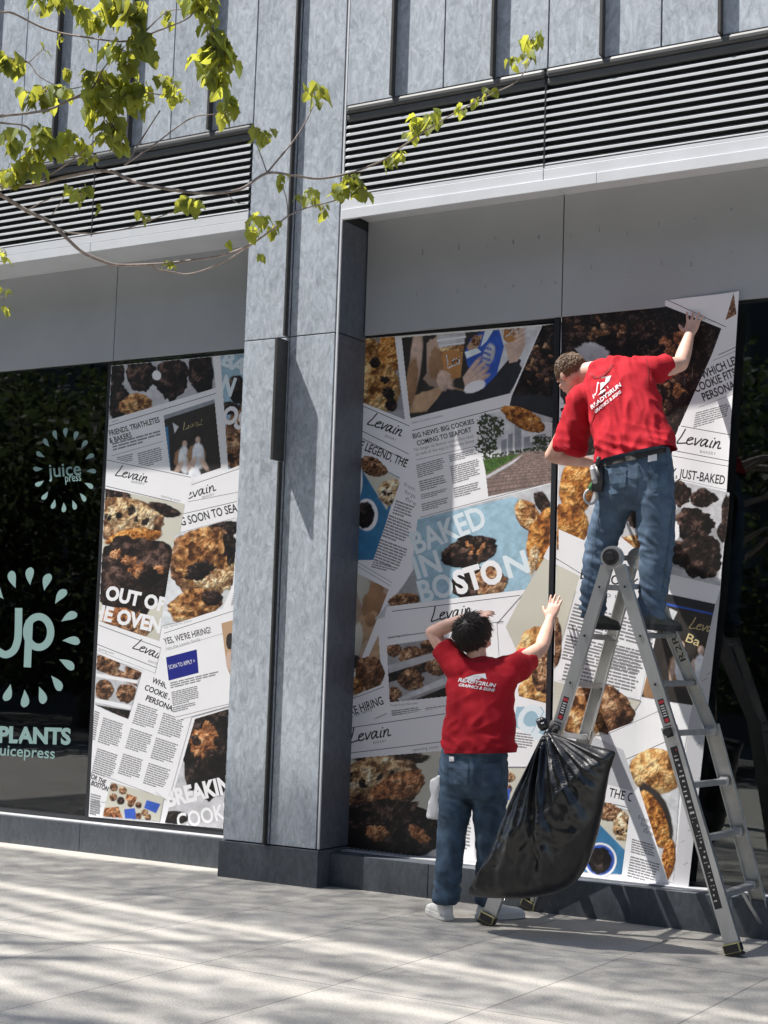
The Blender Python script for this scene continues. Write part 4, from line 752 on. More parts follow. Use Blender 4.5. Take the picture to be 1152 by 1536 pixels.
BR = [([(-60, 262), (0, 292), (40, 316), (75, 333), (100, 357), (125, 379), (160, 394), (182, 398), (240, 396), (285, 391), (330, 384), (365, 372), (385, 361), (410, 343), (432, 324), (462, 311), (505, 300), (538, 282)], 5.2, 1.4),
      ([(228, 397), (236, 404), (262, 409), (285, 411), (320, 400), (350, 385), (380, 365)], 2.2, 1.8),
      ([(-60, 282), (0, 280), (50, 278), (100, 265), (160, 256), (200, 272), (260, 285), (310, 290), (360, 284), (400, 260), (440, 263), (480, 268), (530, 258), (575, 240), (600, 222), (640, 195), (690, 165), (740, 140), (775, 122), (797, 90), (800, 76)], 5, 1.0),
      ([(400, 260), (425, 230), (445, 205), (462, 176), (470, 158)], 2.4, 1.2),
      ([(190, 246), (215, 205), (240, 166)], 2, 1.5), ([(186, 248), (230, 218), (285, 178), (325, 171)], 2.2, 1.2),
      ([(-60, 176), (0, 174), (70, 165), (110, 147), (140, 130), (152, 108), (176, 74)], 3.6, 1.4), ([(110, 148), (170, 134), (240, 142), (280, 150)], 2, 1),
      ([(-60, 8), (0, 18), (20, 20), (70, 44), (130, 56), (190, 62), (240, 45), (285, 25), (305, -10)], 2.8, 1.5),
      ([(-60, 60), (0, 85), (40, 92), (60, 115), (100, 133), (140, 125)], 2.2, 1), ([(-60, 172), (0, 184), (40, 190), (60, 218), (110, 233), (150, 236)], 2.6, 1.2),
      ([(50, 277), (100, 246), (140, 214), (160, 186)], 2.4, 1.2), ([(80, 337), (110, 350), (180, 345), (240, 325), (285, 308)], 1.8, .9), ([(40, 316), (70, 300), (95, 296), (78, 322)], 1.4, 1),
      ([(400, 258), (392, 235), (384, 215)], 1.5, 1), ([(432, 324), (430, 300), (424, 280)], 1.4, 1), ([(340, 290), (355, 304), (368, 305)], 1.2, .8), ([(44, 93), (58, 80), (66, 74)], 1.2, .8), ([(220, 45), (250, 18), (275, 14)], 1.6, 1), ([(-40, 380), (0, 392), (8, 386)], 1.5, 1), ([(-40, 440), (2, 446), (6, 452)], 1.5, 1)]
def wp(x, y): return PD(x, y, wob(x, y))
for pts, w0, w1 in BR:
    c = curve(pts, 5); w = [(w0+(w1-w0)*i/(len(c)-1))*.62*wob(*p)/FPX*(1+.3*(i % 5 == 0)*(w0 < 4)) for i, p in enumerate(c)]
    bm = bmesh.new(); tube(bm, [wp(*p) for p in c], w, 7); build('branch', bm, TWIG, tree, True)
CL = [(470, 152, 24), (797, 72, 24), (790, 92, 16), (768, 98, 16), (735, 143, 14), (715, 158, 14), (690, 172, 14), (650, 182, 18), (632, 190, 22), (618, 205, 18), (603, 238, 15), (582, 248, 16), (532, 282, 26), (540, 290, 20), (507, 297, 20), (468, 300, 18), (484, 320, 15), (425, 276, 14), (447, 302, 10), (395, 345, 24), (382, 355, 18), (415, 343, 14), (386, 385, 10), (388, 208, 20), (400, 212, 16), (283, 308, 20), (290, 314, 18), (255, 402, 13), (345, 370, 6), (215, 330, 13),
      (328, 62, 22), (312, 60, 18), (318, 100, 42), (330, 120, 44), (322, 140, 36), (345, 168, 22), (338, 182, 18), (262, 140, 20), (250, 130, 20), (268, 155, 16), (178, 26, 44), (200, 44, 42), (150, 40, 30), (210, 80, 34), (180, 90, 34), (160, 150, 50), (180, 165, 55), (200, 160, 50), (150, 180, 40), (170, 205, 32), (175, 222, 22), (138, 130, 24), (70, 150, 28), (95, 145, 20), (50, 158, 26), (20, 108, 26), (8, 100, 24), (68, 205, 22), (70, 215, 18), (15, 222, 28), (45, 245, 26), (30, 268, 30), (10, 275, 30), (55, 262, 20), (128, 292, 16), (120, 300, 16), (150, 318, 10), (105, 290, 14),
      (300, 15, 32), (285, 8, 30), (312, 26, 22), (250, 28, 14), (55, 8, 22), (90, 0, 24), (120, 25, 22), (80, 12, 18), (100, 112, 16), (130, 122, 14), (200, 110, 22), (8, 388, 14), (4, 440, 13), (8, 470, 12), (90, 232, 26), (60, 235, 22), (110, 215, 20), (130, 240, 20), (330, 88, 24), (90, 60, 10), (134, 70, 6), (66, 76, 4)]
bm = bmesh.new(); rl = random.Random(5)
for x, y, r in CL:
    n_ = max(4, int(r*.55)); hub = wp(x, y-r*.5)
    for k in range(n_):
        a = rl.uniform(0, 6.283); dv = RGT*math.cos(a)*rl.uniform(.3, 1)+FWD*math.sin(a)*rl.uniform(.3, 1)+Vector((0, 0, -rl.uniform(.35, 1.3)))
        st = hub+RGT*rl.uniform(-.5, .5)*r*D0/FPX+Vector((0, 0, rl.uniform(-.35, .45)*r*D0/FPX))+FWD*rl.uniform(-.06, .06)
        sz = min(.064, (.55+.6*rl.random())*max(r, 12)*1.15*D0/FPX)
        up = Vector((rl.uniform(-.6, .6), rl.uniform(-.6, .6), 1)); 
        tube(bm, [hub, st], .0009, 4, 1, False) if (st-hub).length > .01 else None
        leaf(bm, st, dv, up if abs(dv.normalized().dot(up.normalized())) < .95 else RGT, sz, 0, rl.uniform(.1, .5))
build('leaves', bm, [LEAF, TWIG], tree)
# trunk and limbs out of the frame
bm = bmesh.new(); tube(bm, [TREE0+Vector((0, 0, -.1)), TREE0+Vector((.02, .03, 1.5)), TREE0+Vector((-.05, 0, 3.2)), TREE0+Vector((-.2, .1, 5.2)), TREE0+Vector((-.5, .3, 7.0))], [.13, .11, .1, .08, .05], 12); build('trunk', bm, BARK, tree, True)
for i in (0, 2, 6, 8, 9, 10):
    pts, w0, w1 = BR[i]; e = wp(*pts[0]); s0 = TREE0+Vector((-.05, 0, 2.3+.25*i*.5)); bm = bmesh.new(); tube(bm, [s0, s0.lerp(e, .5)+Vector((0, 0, .12)), e], [.04, .022, w0*.5*D0/FPX], 7); build('branch', bm, TWIG, tree, True)
def crown(root, cnt, fn, size, m, seed, thick=.9):
    r = random.Random(seed); bm = bmesh.new(); got = 0; tries = 0
    while got < cnt and tries < cnt*40:
        tries += 1; p = fn(r)
        if p is None: continue
        got += 1; d = Vector((r.gauss(0, 1), r.gauss(0, 1), r.gauss(0, .6)-.4)).normalized(); s = d.cross(Vector((r.gauss(0, 1), r.gauss(0, 1), r.gauss(0, 1)))).normalized(); z = size*r.uniform(.6, 1.3)
        a = bm.verts.new(p); b = bm.verts.new(p+d*z*.5+s*z*.38); c = bm.verts.new(p+d*z); e = bm.verts.new(p+d*z*.5-s*z*.38); bm.faces.new((a, b, c, e))
    return build('crown', bm, m, root)
tall = empty('added_shade_tree', (-7.4, -7.6, 0), 'unseen tree added beyond the left edge, its crown shaped to streak the pavement', 'tree')  # unseen tree, added only to shade the pavement in streaks
bm = bmesh.new(); tube(bm, [(-7.4, -7.6, -.1), (-7.3, -7.5, 3), (-7, -7.2, 7), (-6.6, -6.6, 11), (-6.2, -6, 13.5)], [.2, .17, .14, .1, .04], 12); build('trunk', bm, BARK, tall, True)
for ex, ey, ez in ((-10.5, -5, 12.6), (-8.4, -4.2, 12.8), (-5, -4.5, 12.6), (-2.6, -6, 12.4), (-9.5, -7.6, 12.5), (-4, -7.6, 12.7)):
    bm = bmesh.new(); tube(bm, [(-7, -7.2, 7), ((-7+ex)/2, (-7.2+ey)/2, 10.8), (ex, ey, ez)], [.07, .04, .012], 7); build('branch', bm, BARK, tall, True)
STREAKS = [(-1.5, .09, -3, 5, .75), (-1.68, .05, -1, 4.5, .5), (-1.9, .1, -3.5, 1.4, .6), (-2.02, .05, .6, 5, .55), (-2.2, .08, -2, 5, .6), (-2.42, .1, -3, 5, .8), (-2.62, .05, -.5, 4, .4), (-2.85, .12, -2, 2.2, .55), (-3.1, .08, -1, 5, .5), (-3.35, .11, -1, 4, .6), (-.98, .05, -5, -1.2, .4), (-1.12, .04, -4, -.5, .3)]  # gaps left in the added crown to let bright streaks through
rg_ = np.random.default_rng(8); NL = 420000; gx, gy, gz = rg_.uniform(-5.5, 4.6, NL), rg_.uniform(-5.2, .14, NL), rg_.uniform(12, 13.4, NL)   # a spot on the pavement and the leaf that shades it
ss = gy+.108*gx+.12*(vn(gx*.5+9, gy*.5+9, 2)-.5); dens = .58+.09*(fbm(gx*.35+40, ss*2+40, 7, 3)-.5)         # crown thinned on purpose into streaks that run along the pavement
for s0, w_, x0, x1, k_ in STREAKS:
    dens -= k_*np.exp(-((ss-s0-.1*(vn(gx*.7+20, gx*0+s0*3+20, 1)-.5))/w_)**2*1.3)*np.clip((gx-x0)/.9, 0, 1)*np.clip((x1-gx)/.9, 0, 1)*(.55+.7*vn(gx*.8+s0*9+50, gx*0, 3))
ok = (gy > -4.2+.79*(gx-1.05)) & ~((gx < -1.0) & (gy > .12+.045*gx+.12*(vn(gx*1.5+30, gx*0, 4)-.5))) & (rg_.random(NL) < np.clip(dens, 0, 1)*.8)
LP_ = np.stack([gx-.494*gz, gy-.241*gz, gz], 1)[ok]; NL = len(LP_); d1 = rg_.normal(size=(NL, 3)); d1[:, 2] *= .5; d1 /= np.linalg.norm(d1, axis=1)[:, None]; d2 = np.cross(d1, rg_.normal(size=(NL, 3))); d2 /= np.linalg.norm(d2, axis=1)[:, None]
sz = rg_.uniform(.024, .048, (NL, 1)); V4 = np.stack([LP_, LP_+d1*sz*.5+d2*sz*.42, LP_+d1*sz, LP_+d1*sz*.5-d2*sz*.42], 1)
me = bpy.data.meshes.new('crown'); me.vertices.add(NL*4); me.vertices.foreach_set('co', V4.astype(np.float32).ravel()); me.loops.add(NL*4); me.loops.foreach_set('vertex_index', np.arange(NL*4, dtype=np.int32)); me.polygons.add(NL); me.polygons.foreach_set('loop_start', np.arange(0, NL*4, 4, dtype=np.int32)); me.update(calc_edges=True); link('crown', me, LEAFD, tall)
def dense_tree(x, y, h, rad, z0, cnt, seed):
    t = empty('dense_tree', (x, y, -.15), 'dark leafy tree across the road, seen only mirrored in the shop glass', 'tree', 'trees across the road')
    bm = bmesh.new(); tube(bm, [(x, y, -.3), (x+.1, y, h*.35), (x, y+.1, h*.8)], [.22, .17, .05], 10); build('trunk', bm, BARK, t, True)
    cs = [(random.Random(seed+k).uniform(-.6, .6)*rad, random.Random(seed+k+50).uniform(-.6, .6)*rad, random.Random(seed+k+90).uniform(z0+.5, h)) for k in range(11)]
    def fn(r):
        c = cs[r.randrange(11)]; v = Vector((r.gauss(0, 1), r.gauss(0, 1), r.gauss(0, 1))).normalized()*r.uniform(.3, 1)**.5*rad*.55
        return Vector((x+c[0]+v.x, y+c[1]+v.y, max(z0, c[2]+v.z*.8)))
    crown(t, cnt, fn, .19, LEAFD, seed)
for i, (x, y, h, rad) in enumerate(((-9, -13, 8, 3.2), (-13.5, -15, 9, 3.4), (-18.5, -17.5, 9, 3.6), (-24, -19, 10, 4), (-30, -21, 10, 4), (-14, -9.5, 6.5, 2.4), (-4, -16, 8, 3.2), (1.5, -18, 8, 3.2))): dense_tree(x, y, h, rad, .9, 7000, 100+i)
# ------------------------------------------------------------------ office building across the road
opp = empty('office_building', (-12, -30, -.15), 'dark office block across the road, seen only mirrored in the shop glass', 'building')
bm = bmesh.new(); box(bm, -60, 40, -44, -27, -.3, 26); build('wall', bm, mat('dark_cladding', (.11, .1, .095), .7, var=.2, vscale=.4), opp)
bm = bmesh.new()
for r0 in range(6):
    for c0 in range(24): box(bm, -58+c0*4, -58+c0*4+2.6, -27.02, -26.9, 1+r0*4, 3.6+r0*4)
tag(build('window_grid', bm, M['frame'], opp), 'rows of dark office windows')
# ------------------------------------------------------------------ ladder
ALU = mat('ladder_aluminium', (.52, .53, .54), .38, .75, var=.12, vscale=14, bump=.05, bscale=200, stretch=(1, 1, .2))
ALUD = mat('ladder_aluminium_inner', (.5, .5, .48), .5, .5, var=.12, vscale=10)
BLK = mat('black_rubber', (.018, .018, .02), .5); YEL = mat('yellow_rubber', (.42, .4, .2), .6); REDL = mat('label_red', (.45, .03, .04), .5); WHL = mat('label_white', (.6, .6, .6), .5); INKB = mat('marker_ink', (.02, .02, .02), .6)
YN, YF_ = -.47, -.06                                        # inner rails: near pair, far pair
HN = P(919, 836, YN); HF = P(957, 838, YF_)
FLn = PZ(731, 1392, .0); FLn.y = -.60; FLn = PZ(733, 1388, .0)
FRn = PZ(1098, 1434, .0); FLf = PZ(795, 1366, 0); FRf = PZ(1150, 1408, 0)
lad = empty('folding_ladder', ((FLn.x+FRn.x)/2, -.27, 0), 'aluminium articulated folding ladder standing in an A shape before the right poster', 'ladder')
KNL, KNR = P(836, 1092, YN-.01), P(1006, 1098, YN-.01)      # locks at the foot of the inner rails
KFL, KFR = P(880, 1100, YF_+.01), P(1068, 1095, YF_+.01)
def vx(a, b): return (b-a).normalized()
def rail(name, a, b, w, dpt, openside, m=ALU):
    """C-channel rail: web plus two flanges; web across the view, open towards openside (+1 = +y)"""
    t = vx(a, b); s = Vector((t.z, 0, -t.x)).normalized(); n_ = t.cross(s).normalized()
    if n_.y < 0: n_ = -n_
    bm = bmesh.new(); beam(bm, a, b, s*w, n_*.004, bev=.001)
    for sg in (-1, 1): beam(bm, a+s*sg*(w/2-.002)+n_*openside*dpt/2, b+s*sg*(w/2-.002)+n_*openside*dpt/2, s*.004, n_*(dpt-.0045))
    o = build(name, bm, m, lad); return o, t, s, n_
def rivet(o, p, n_):
    bm = bmesh.new(); tube(bm, [p-n_*.004, p-n_*.0095], [.0135, .0125], 14); tube(bm, [p-n_*.0097, p-n_*.0105], [.0075, .0075], 12, 1); build('rivet', bm, [ALU, BLK], o)
def foot(p, t, s, n_, w):
    bm = bmesh.new(); beam(bm, p-t*.012, p+t*.04, s*(w+.01), n_*.06, 1, .006); beam(bm, p+t*.0405, p+t*.057, s*(w+.014), n_*.064, 0, .004); build('rubber_foot', bm, [BLK, YEL], lad)
def lerp(a, b, t): return a.lerp(b, t)
W1, W2 = .07, .084
for hn, kn, ft, hf, kf, ff, sgn in ((HN, KNL, FLn, HF, KFL, FLf, -1), (HN, KNR, FRn, HF, KFR, FRf, 1)):
    off = Vector((sgn*.028, 0, -.02))
    a = hn+off+vx(hn, kn)*.03; o, t, s, n_ = rail('rail', a, kn+vx(hn, kn)*.03, W1, .03, 1)
    for f in (.17, .47, .76): rivet(o, lerp(a, kn, f-.04)-n_*.0005, n_)
    a2 = hf+off+vx(hf, kf)*.03; o2, t2, s2, n2 = rail('rail', a2, kf+vx(hf, kf)*.03, W1, .03, -1, ALUD)
    # outer flared rails
    ta = vx(kn, ft); b0 = kn-ta*.03+Vector((sgn*.002, -.022, 0)); o3, t3, s3, n3 = rail('rail', b0, ft-ta*-.0+Vector((0, 0, .055)), W2, .034, 1); foot(ft+Vector((0, 0, .055)), t3, s3, n3, W2)
    tb = vx(kf, ff); c0 = kf-tb*.03+Vector((sgn*.002, .022, 0)); o4, t4, s4, n4 = rail('rail', c0, ff+Vector((0, 0, .055)), W2, .034, -1, ALUD); foot(ff+Vector((0, 0, .055)), t4, s4, n4, W2)
    for f in (.13, .43, .72):
        bm = bmesh.new(); p, q = lerp(a, kn, f), lerp(a2, kf, f); beam(bm, p+Vector((0, .004, 0)), q-Vector((0, .004, 0)), (.05, 0, 0), (0, 0, .028), bev=.004)
        for k in (-1, 0, 1): beam(bm, p+Vector((k*.015, .006, .0155)), q+Vector((k*.015, -.006, .0155)), (.005, 0, 0), (0, 0, .003))
        build('rung', bm, ALU, lad)
    p, q = kn, kf
    for f in (.0, .235, .47, .72) if sgn > 0 else (.02, .3, .55, .8):
        bm = bmesh.new(); p, q = lerp(b0, ft, f+.03), lerp(c0, ff, f+.03); beam(bm, p+Vector((0, .004, 0)), q-Vector((0, .004, 0)), (.05, 0, 0), (0, 0, .03), bev=.004)
        for sg in (-1, 1): r_ = p if sg < 0 else q; beam(bm, r_+Vector((0, -sg*.01, 0)), r_+Vector((0, -sg*.055, -.0)), (.056, 0, 0), (0, 0, .05), bev=.006)
        build('rung', bm, ALU, lad)
    p, q = lerp(b0, ft, .75), lerp(c0, ff, .75); e0, e1 = lerp(b0, ft, .95), lerp(c0, ff, .95); mid = (p+q)/2
    bm = bmesh.new(); beam(bm, lerp(p, q, .35), e0+Vector((0, .01, 0)), (.022, 0, 0), (0, .004, .004)); build('brace', bm, ALU, lad); bm = bmesh.new(); beam(bm, lerp(p, q, .65), e1-Vector((0, .01, 0)), (.022, 0, 0), (0, .004, .004)); build('brace', bm, ALU, lad)
    # lock knobs
    kk = kn-n_*.012; bm = bmesh.new(); beam(bm, kk+t*-.035+s*.0, kk+t*.04, s*.062, n_*.035, 0, .012); build('lock', bm, BLK, lad)
    bm = bmesh.new(); tube(bm, [kk-n_*.015-s*sgn*.0, kk-n_*.05], [.017, .022], 12); build('lock_knob', bm, BLK, lad)
    # warning labels
    lb = lerp(a, kn, .885)-n_*.0026; bm = bmesh.new(); beam(bm, lb-t*.075, lb+t*.06, s*.034, n_*.0006); beam(bm, lb-t*.066-n_*.0006, lb-t*.05-n_*.0006, s*.028, n_*.0004, 1)
    for k in range(5): beam(bm, lb+t*(-.04+.014*k)-n_*.0006, lb+t*(-.034+.014*k)-n_*.0006, s*(.024-.004*(k % 2)), n_*.0004, 2)
    beam(bm, lb+t*.034-n_*.0006, lb+t*.055-n_*.0006, s*.022, n_*.0004, 1); build('warning_label', bm, [BLK, REDL, WHL], lad)
    if sgn > 0:
        l0, l1 = lerp(b0, ft, .09)-n3*.0026, lerp(b0, ft, .80)-n3*.0026; bm = bmesh.new(); beam(bm, l0, l1, s3*.042, n3*.0006); rr = random.Random(2); u = .015
        while u < .97:
            w_ = rr.uniform(.006, .03); m_ = 1 if u < .05 else 2
            for k in range(rr.randint(1, 3)):
                x = rr.uniform(-.012, .012); beam(bm, lerp(l0, l1, u)+s3*x-n3*.0006, lerp(l0, l1, u+w_*.5)+s3*x-n3*.0006, s3*rr.uniform(.003, .012), n3*.0004, m_)
            u += w_+.012
        build('instruction_label', bm, [BLK, REDL, WHL], lad)
        # R2R in marker on the far rail
        bm = bmesh.new(); f0 = lerp(a2, kf, .585); f1 = lerp(a2, kf, .43)
        for tri in text_tris('R2R'): bm.faces.new([bm.verts.new(f0+(f1-f0)*x+s2*(-.018+.036*y)-n2*.0052) for x, y in tri])
        build('marker_lettering', bm, INKB, lad, recalc=False)
        for f in (.06, .965):
            for q_ in (-1, 1): tube_p = lerp(b0, ft, f)+s3*q_*.018-n3*.003; bm = bmesh.new(); tube(bm, [tube_p, tube_p-n3*.003], .004, 8); build('bolt', bm, ALUD, o3)
for h, sg in ((HN, -1), (HF, 1)):
    bm = bmesh.new(); y = Vector((0, 1, 0)); tube(bm, [h+y*sg*.026, h+y*sg*.004, h-y*sg*.012], [.062, .065, .065], 32); hg = build('hinge', bm, ALU, lad)
    bm = bmesh.new(); tube(bm, [h+y*sg*.0262, h+y*sg*.042], [.048, .045], 30); tube(bm, [h+y*sg*.0422, h+y*sg*.058], [.029, .022], 24, 0); build('hinge_knob', bm, [BLK], hg)
bm = bmesh.new(); beam(bm, HN+Vector((0, .03, 0)), HF-Vector((0, .03, 0)), (.03, 0, 0), (0, 0, .03), bev=.008); build('hinge_bar', bm, ALU, lad)
# ------------------------------------------------------------------ rubbish bag hanging on the ladder lock
def ridge_(v): return 1-2*abs(v)
BAGM = mat('black_plastic', (.008, .008, .009), .33, bump=.16, bscale=16, spec=.55)
YB = -.74
OUT = [(821, 1098), (834, 1102), (852, 1108), (875, 1115), (900, 1121), (921, 1127), (920, 1138), (914, 1155), (909, 1178), (904, 1205), (898, 1232), (892, 1258), (884, 1284), (873, 1308), (859, 1326), (838, 1338), (808, 1345), (775, 1348), (740, 1347), (716, 1345), (706, 1341), (711, 1330), (722, 1312), (735, 1290), (746, 1266), (756, 1240), (765, 1214), (775, 1188), (786, 1164), (797, 1140), (808, 1116), (815, 1102)]
_o = curve(OUT+[OUT[0]], 8)[:-1]; cxy = np.array((812., 1225.)); NR = 46; bm = bmesh.new(); sides = []
for sg in (-1, 1):
    rr = []
    for i in range(NR+1):
        rho = math.sin(i/NR*math.pi/2); row_ = []
        for q in _o:
            px, py = cxy+(q-cxy)*rho; dk = math.hypot(px-819, py-1094); ang = math.atan2(px-819, py-1094); low = min(1, max(0, (py-1094)/150)); hgt = .215*(max(0, 1-rho**2.6))**.52*(.3+.7*low**.75)
            edge = min(1, (1-rho)*5); fade = math.exp(-dk/95)
            pl = fade*.03*(math.sin(ang*26+2.2*math.sin(ang*5+sg))+.7*math.sin(ang*47+1.3*sg))*1.15+.02*math.exp(-dk/240)*ridge_(math.sin(ang*11+sg+.6*noise.noise((px*.02, py*.02, sg))))
            w1 = Vector((px*.016+py*.006, py*.009, 3.1*sg)); w2 = Vector((px*.03-py*.02, py*.022, 7.7*sg)); v1 = noise.voronoi(w1)[0]; v2 = noise.voronoi(w2)[0]
            cr = .02*min(.5, v1[1]-v1[0])+.02*min(.4, v2[1]-v2[0])+.03*noise.noise((px*.012, py*.01, sg*5))+.013*ridge_(noise.noise((px*.05+py*.02, py*.012, sg)))+.007*ridge_(noise.noise((px*.1-py*.03, py*.04, sg*3)))
            p = P(px, py, YB); p = p+Vector((0, sg*(hgt+(pl+(cr-.02)*low)*edge), 0)); row_.append(p)
        rr.append(row_)
    sides.append(rr)
NO = len(_o); VS = []
for k, rr in enumerate(sides):
    VS.append([[bm.verts.new(rr[0][0])]]+[[bm.verts.new(p) for p in (row_ if not (k == 1 and i == NR-1) else row_)] for i, row_ in enumerate(rr[1:NR])])
rim = [bm.verts.new(p) for p in sides[0][NR]]
for k, V in enumerate(VS):
    rows_ = V+[rim]
    for i in range(len(rows_)-1):
        for n_ in range(NO):
            m_ = (n_+1) % NO
            bm.faces.new((rows_[0][0], rows_[1][n_], rows_[1][m_]) if i == 0 else (rows_[i][n_], rows_[i+1][n_], rows_[i+1][m_], rows_[i][m_]))
bag = tag(build('rubbish_bag', bm, BAGM, None, True), 'bulging black plastic rubbish bag tied by its neck to the ladder', 'bag')
kp = P(815, 1086, YB+.06); bm = bmesh.new(); bmesh.ops.create_icosphere(bm, subdivisions=4, radius=.036)
for v in bm.verts: v.co = kp+v.co*(1+.35*noise.noise(v.co*38))
build('knot', bm, BAGM, bag, True)
bm = bmesh.new(); tube(bm, [P(820, 1104, YB), P(824, 1094, YB+.06), kp+Vector((.03, .08, -.01)), P(836, 1092, YN-.05)], [.022, .017, .014, .012], 10); build('bag_tail', bm, BAGM, bag, True)
# ------------------------------------------------------------------ the two men
def fmat(name, c, var, scale, rough=.85, weave=900, bump=.25, worn=None):
    m = mat(name, c, rough, var=var, vscale=scale, bump=bump, bscale=weave, spec=.2); return m
def skin_mat():
    m = mat('skin', (.56, .34, .265), .5, var=.17, vscale=14, bump=.06, bscale=350); b = m.node_tree.nodes['Principled BSDF']
    b.inputs['Subsurface Weight'].default_value = .18; b.inputs['Subsurface Radius'].default_value = (.012, .005, .003); return m
SKIN = skin_mat(); RED = fmat('red_cotton', (.38, .01, .02), .1, 9); DENIM = fmat('blue_denim', (.06, .095, .14), .4, 13); DENIM2 = fmat('dark_denim', (.07, .105, .155), .28, 12)
STITCH = mat('denim_seam', (.05, .075, .115), .9); WHITEP = mat('shirt_print_white', (.68, .66, .67), .7); HAIRD = mat('dark_hair', (.02, .014, .012), .62, var=.4, vscale=60); HAIRL = mat('light_brown_hair', (.15, .095, .055), .5, var=.4, vscale=70)
SHOEW = mat('white_leather', (.68, .67, .65), .5, var=.06, vscale=30); SOLE = mat('white_sole', (.6, .59, .56), .6); SHOED = mat('dark_shoe', (.045, .05, .045), .6, var=.4, vscale=30); EYEM = mat('eye_dark', (.02, .018, .016), .2); BELT = mat('belt_leather', (.025, .022, .02), .5)
def ell(bm, c, r, rot=None, sub=3):
    ret = bmesh.ops.create_icosphere(bm, subdivisions=sub, radius=1); m = rot or Matrix.Identity(3)
    for v in ret['verts']: v.co = Vector(c)+m @ Vector((v.co.x*r[0], v.co.y*r[1], v.co.z*r[2]))
def loft(bm, rings, n=28):
    """rings of (centre, half-width vector, half-depth vector, squareness)"""
    R = []
    for q in rings:
        c, a, b = Vector(q[0]), Vector(q[1]), Vector(q[2]); e = q[3] if len(q) > 3 else .9
        R.append([bm.verts.new(c+a*math.copysign(abs(math.cos(t))**e, math.cos(t))+b*math.copysign(abs(math.sin(t))**e, math.sin(t))) for t in [2*math.pi*k/n for k in range(n)]])
    fs = []
    for a, b in zip(R, R[1:]):
        for k in range(n): fs.append(bm.faces.new((a[k], a[(k+1) % n], b[(k+1) % n], b[k])))
    fs.append(bm.faces.new(R[0][::-1])); fs.append(bm.faces.new(R[-1])); bmesh.ops.recalc_face_normals(bm, faces=fs)
def limb(bm, pts, rad, ends=(True, True), n=20, steps=6):
    pts = [Vector(p) for p in pts]; c = curve([tuple(p)+(r,) for p, r in zip(pts, rad)], steps)
    P_ = [Vector(q[:3]) for q in c]; R = [max(.003, q[3]) for q in c]
    s = len(bm.faces); tube(bm, P_, R, n); bm.faces.ensure_lookup_table(); bmesh.ops.recalc_face_normals(bm, faces=bm.faces[s:])
    for k, f in ((0, ends[0]), (-1, ends[1])):
        if f: ell(bm, P_[k], (R[k],)*3, sub=2)
def fuse(name, bm, voxel, smooth, mats, parent=None, disp=None, cut=None):
    """melt overlapping volumes into one continuous skin, smooth it, add folds"""
    me = bpy.data.meshes.new('tmp'); bm.to_mesh(me); bm.free(); o = bpy.data.objects.new('tmp', me); COL.objects.link(o)
    md = o.modifiers.new('r', 'REMESH'); md.mode = 'VOXEL'; md.voxel_size = voxel
    if smooth: ms = o.modifiers.new('s', 'SMOOTH'); ms.factor = .5; ms.iterations = smooth
    bpy.context.view_layer.update(); ev = o.evaluated_get(bpy.context.evaluated_depsgraph_get()); m2 = bpy.data.meshes.new_from_object(ev)
    bpy.data.objects.remove(o); b2 = bmesh.new(); b2.from_mesh(m2); bpy.data.meshes.remove(m2)
    if disp:
        b2.normal_update(); mv = [v.normal*disp(v.co, v.normal) for v in b2.verts]
        for v, d_ in zip(b2.verts, mv): v.co += d_
        bmesh.ops.smooth_vert(b2, verts=b2.verts, factor=.4, use_axis_x=True, use_axis_y=True, use_axis_z=True)
    for co, no in (cut or []):
        bmesh.ops.bisect_plane(b2, geom=b2.verts[:]+b2.edges[:]+b2.faces[:], plane_co=co, plane_no=no, clear_outer=True)
    return build(name, b2, mats, parent, True, recalc=False)
def hand(bm, w, d, back, side, spread=.18, curl=.25, L_=.185, th=.9):
    """w wrist, d towards the fingers, back = out of the back of the hand, side = towards the thumb"""
    d = Vector(d).normalized(); back = Vector(back); back = (back-d*back.dot(d)).normalized(); side = Vector(side); side = (side-d*side.dot(d)-back*side.dot(back)).normalized(); s_ = L_/.185
    rings = []
    for t, a, b in ((-.015, .027, .02), (.012, .032, .017), (.045, .041, .0155), (.078, .0425, .0135), (.094, .039, .011)): rings.append((w+d*t*s_, side*a*s_, back*b*s_, .85))
    loft(bm, rings, 20); ell(bm, w+d*.035*s_+side*.03*s_-back*.008*s_, (.02*s_, .02*s_, .018*s_), sub=2)
    for k, (o, ln, r) in enumerate(((.0315, .073, .0088), (.0105, .082, .0092), (-.0105, .076, .0088), (-.0305, .058, .0078))):
        a = (o/.03)*spread; f = (d*math.cos(a)+side*math.sin(a)).normalized(); p = w+(d*.082+side*o)*s_; pts = [p-f*.01]; c = 0
        for seg in (.46, .3, .24): p = p+(f*math.cos(c)-back*math.sin(c))*ln*seg*s_; pts.append(p); c += curl*(1+.15*k)
        limb(bm, pts, [r*1.05*s_, r*s_, r*.92*s_, r*.75*s_], n=12, steps=3)
    p = w+(d*.026+side*.034-back*.006)*s_; f = (d*math.cos(th)+side*math.sin(th)).normalized(); f2 = (d*math.cos(th*.7)+side*math.sin(th*.7)).normalized()
    limb(bm, [p-f*.016*s_, p+f*.03*s_, p+f*.03*s_+f2*.028*s_], [.0125*s_, .0112*s_, .0085*s_], n=12, steps=3)
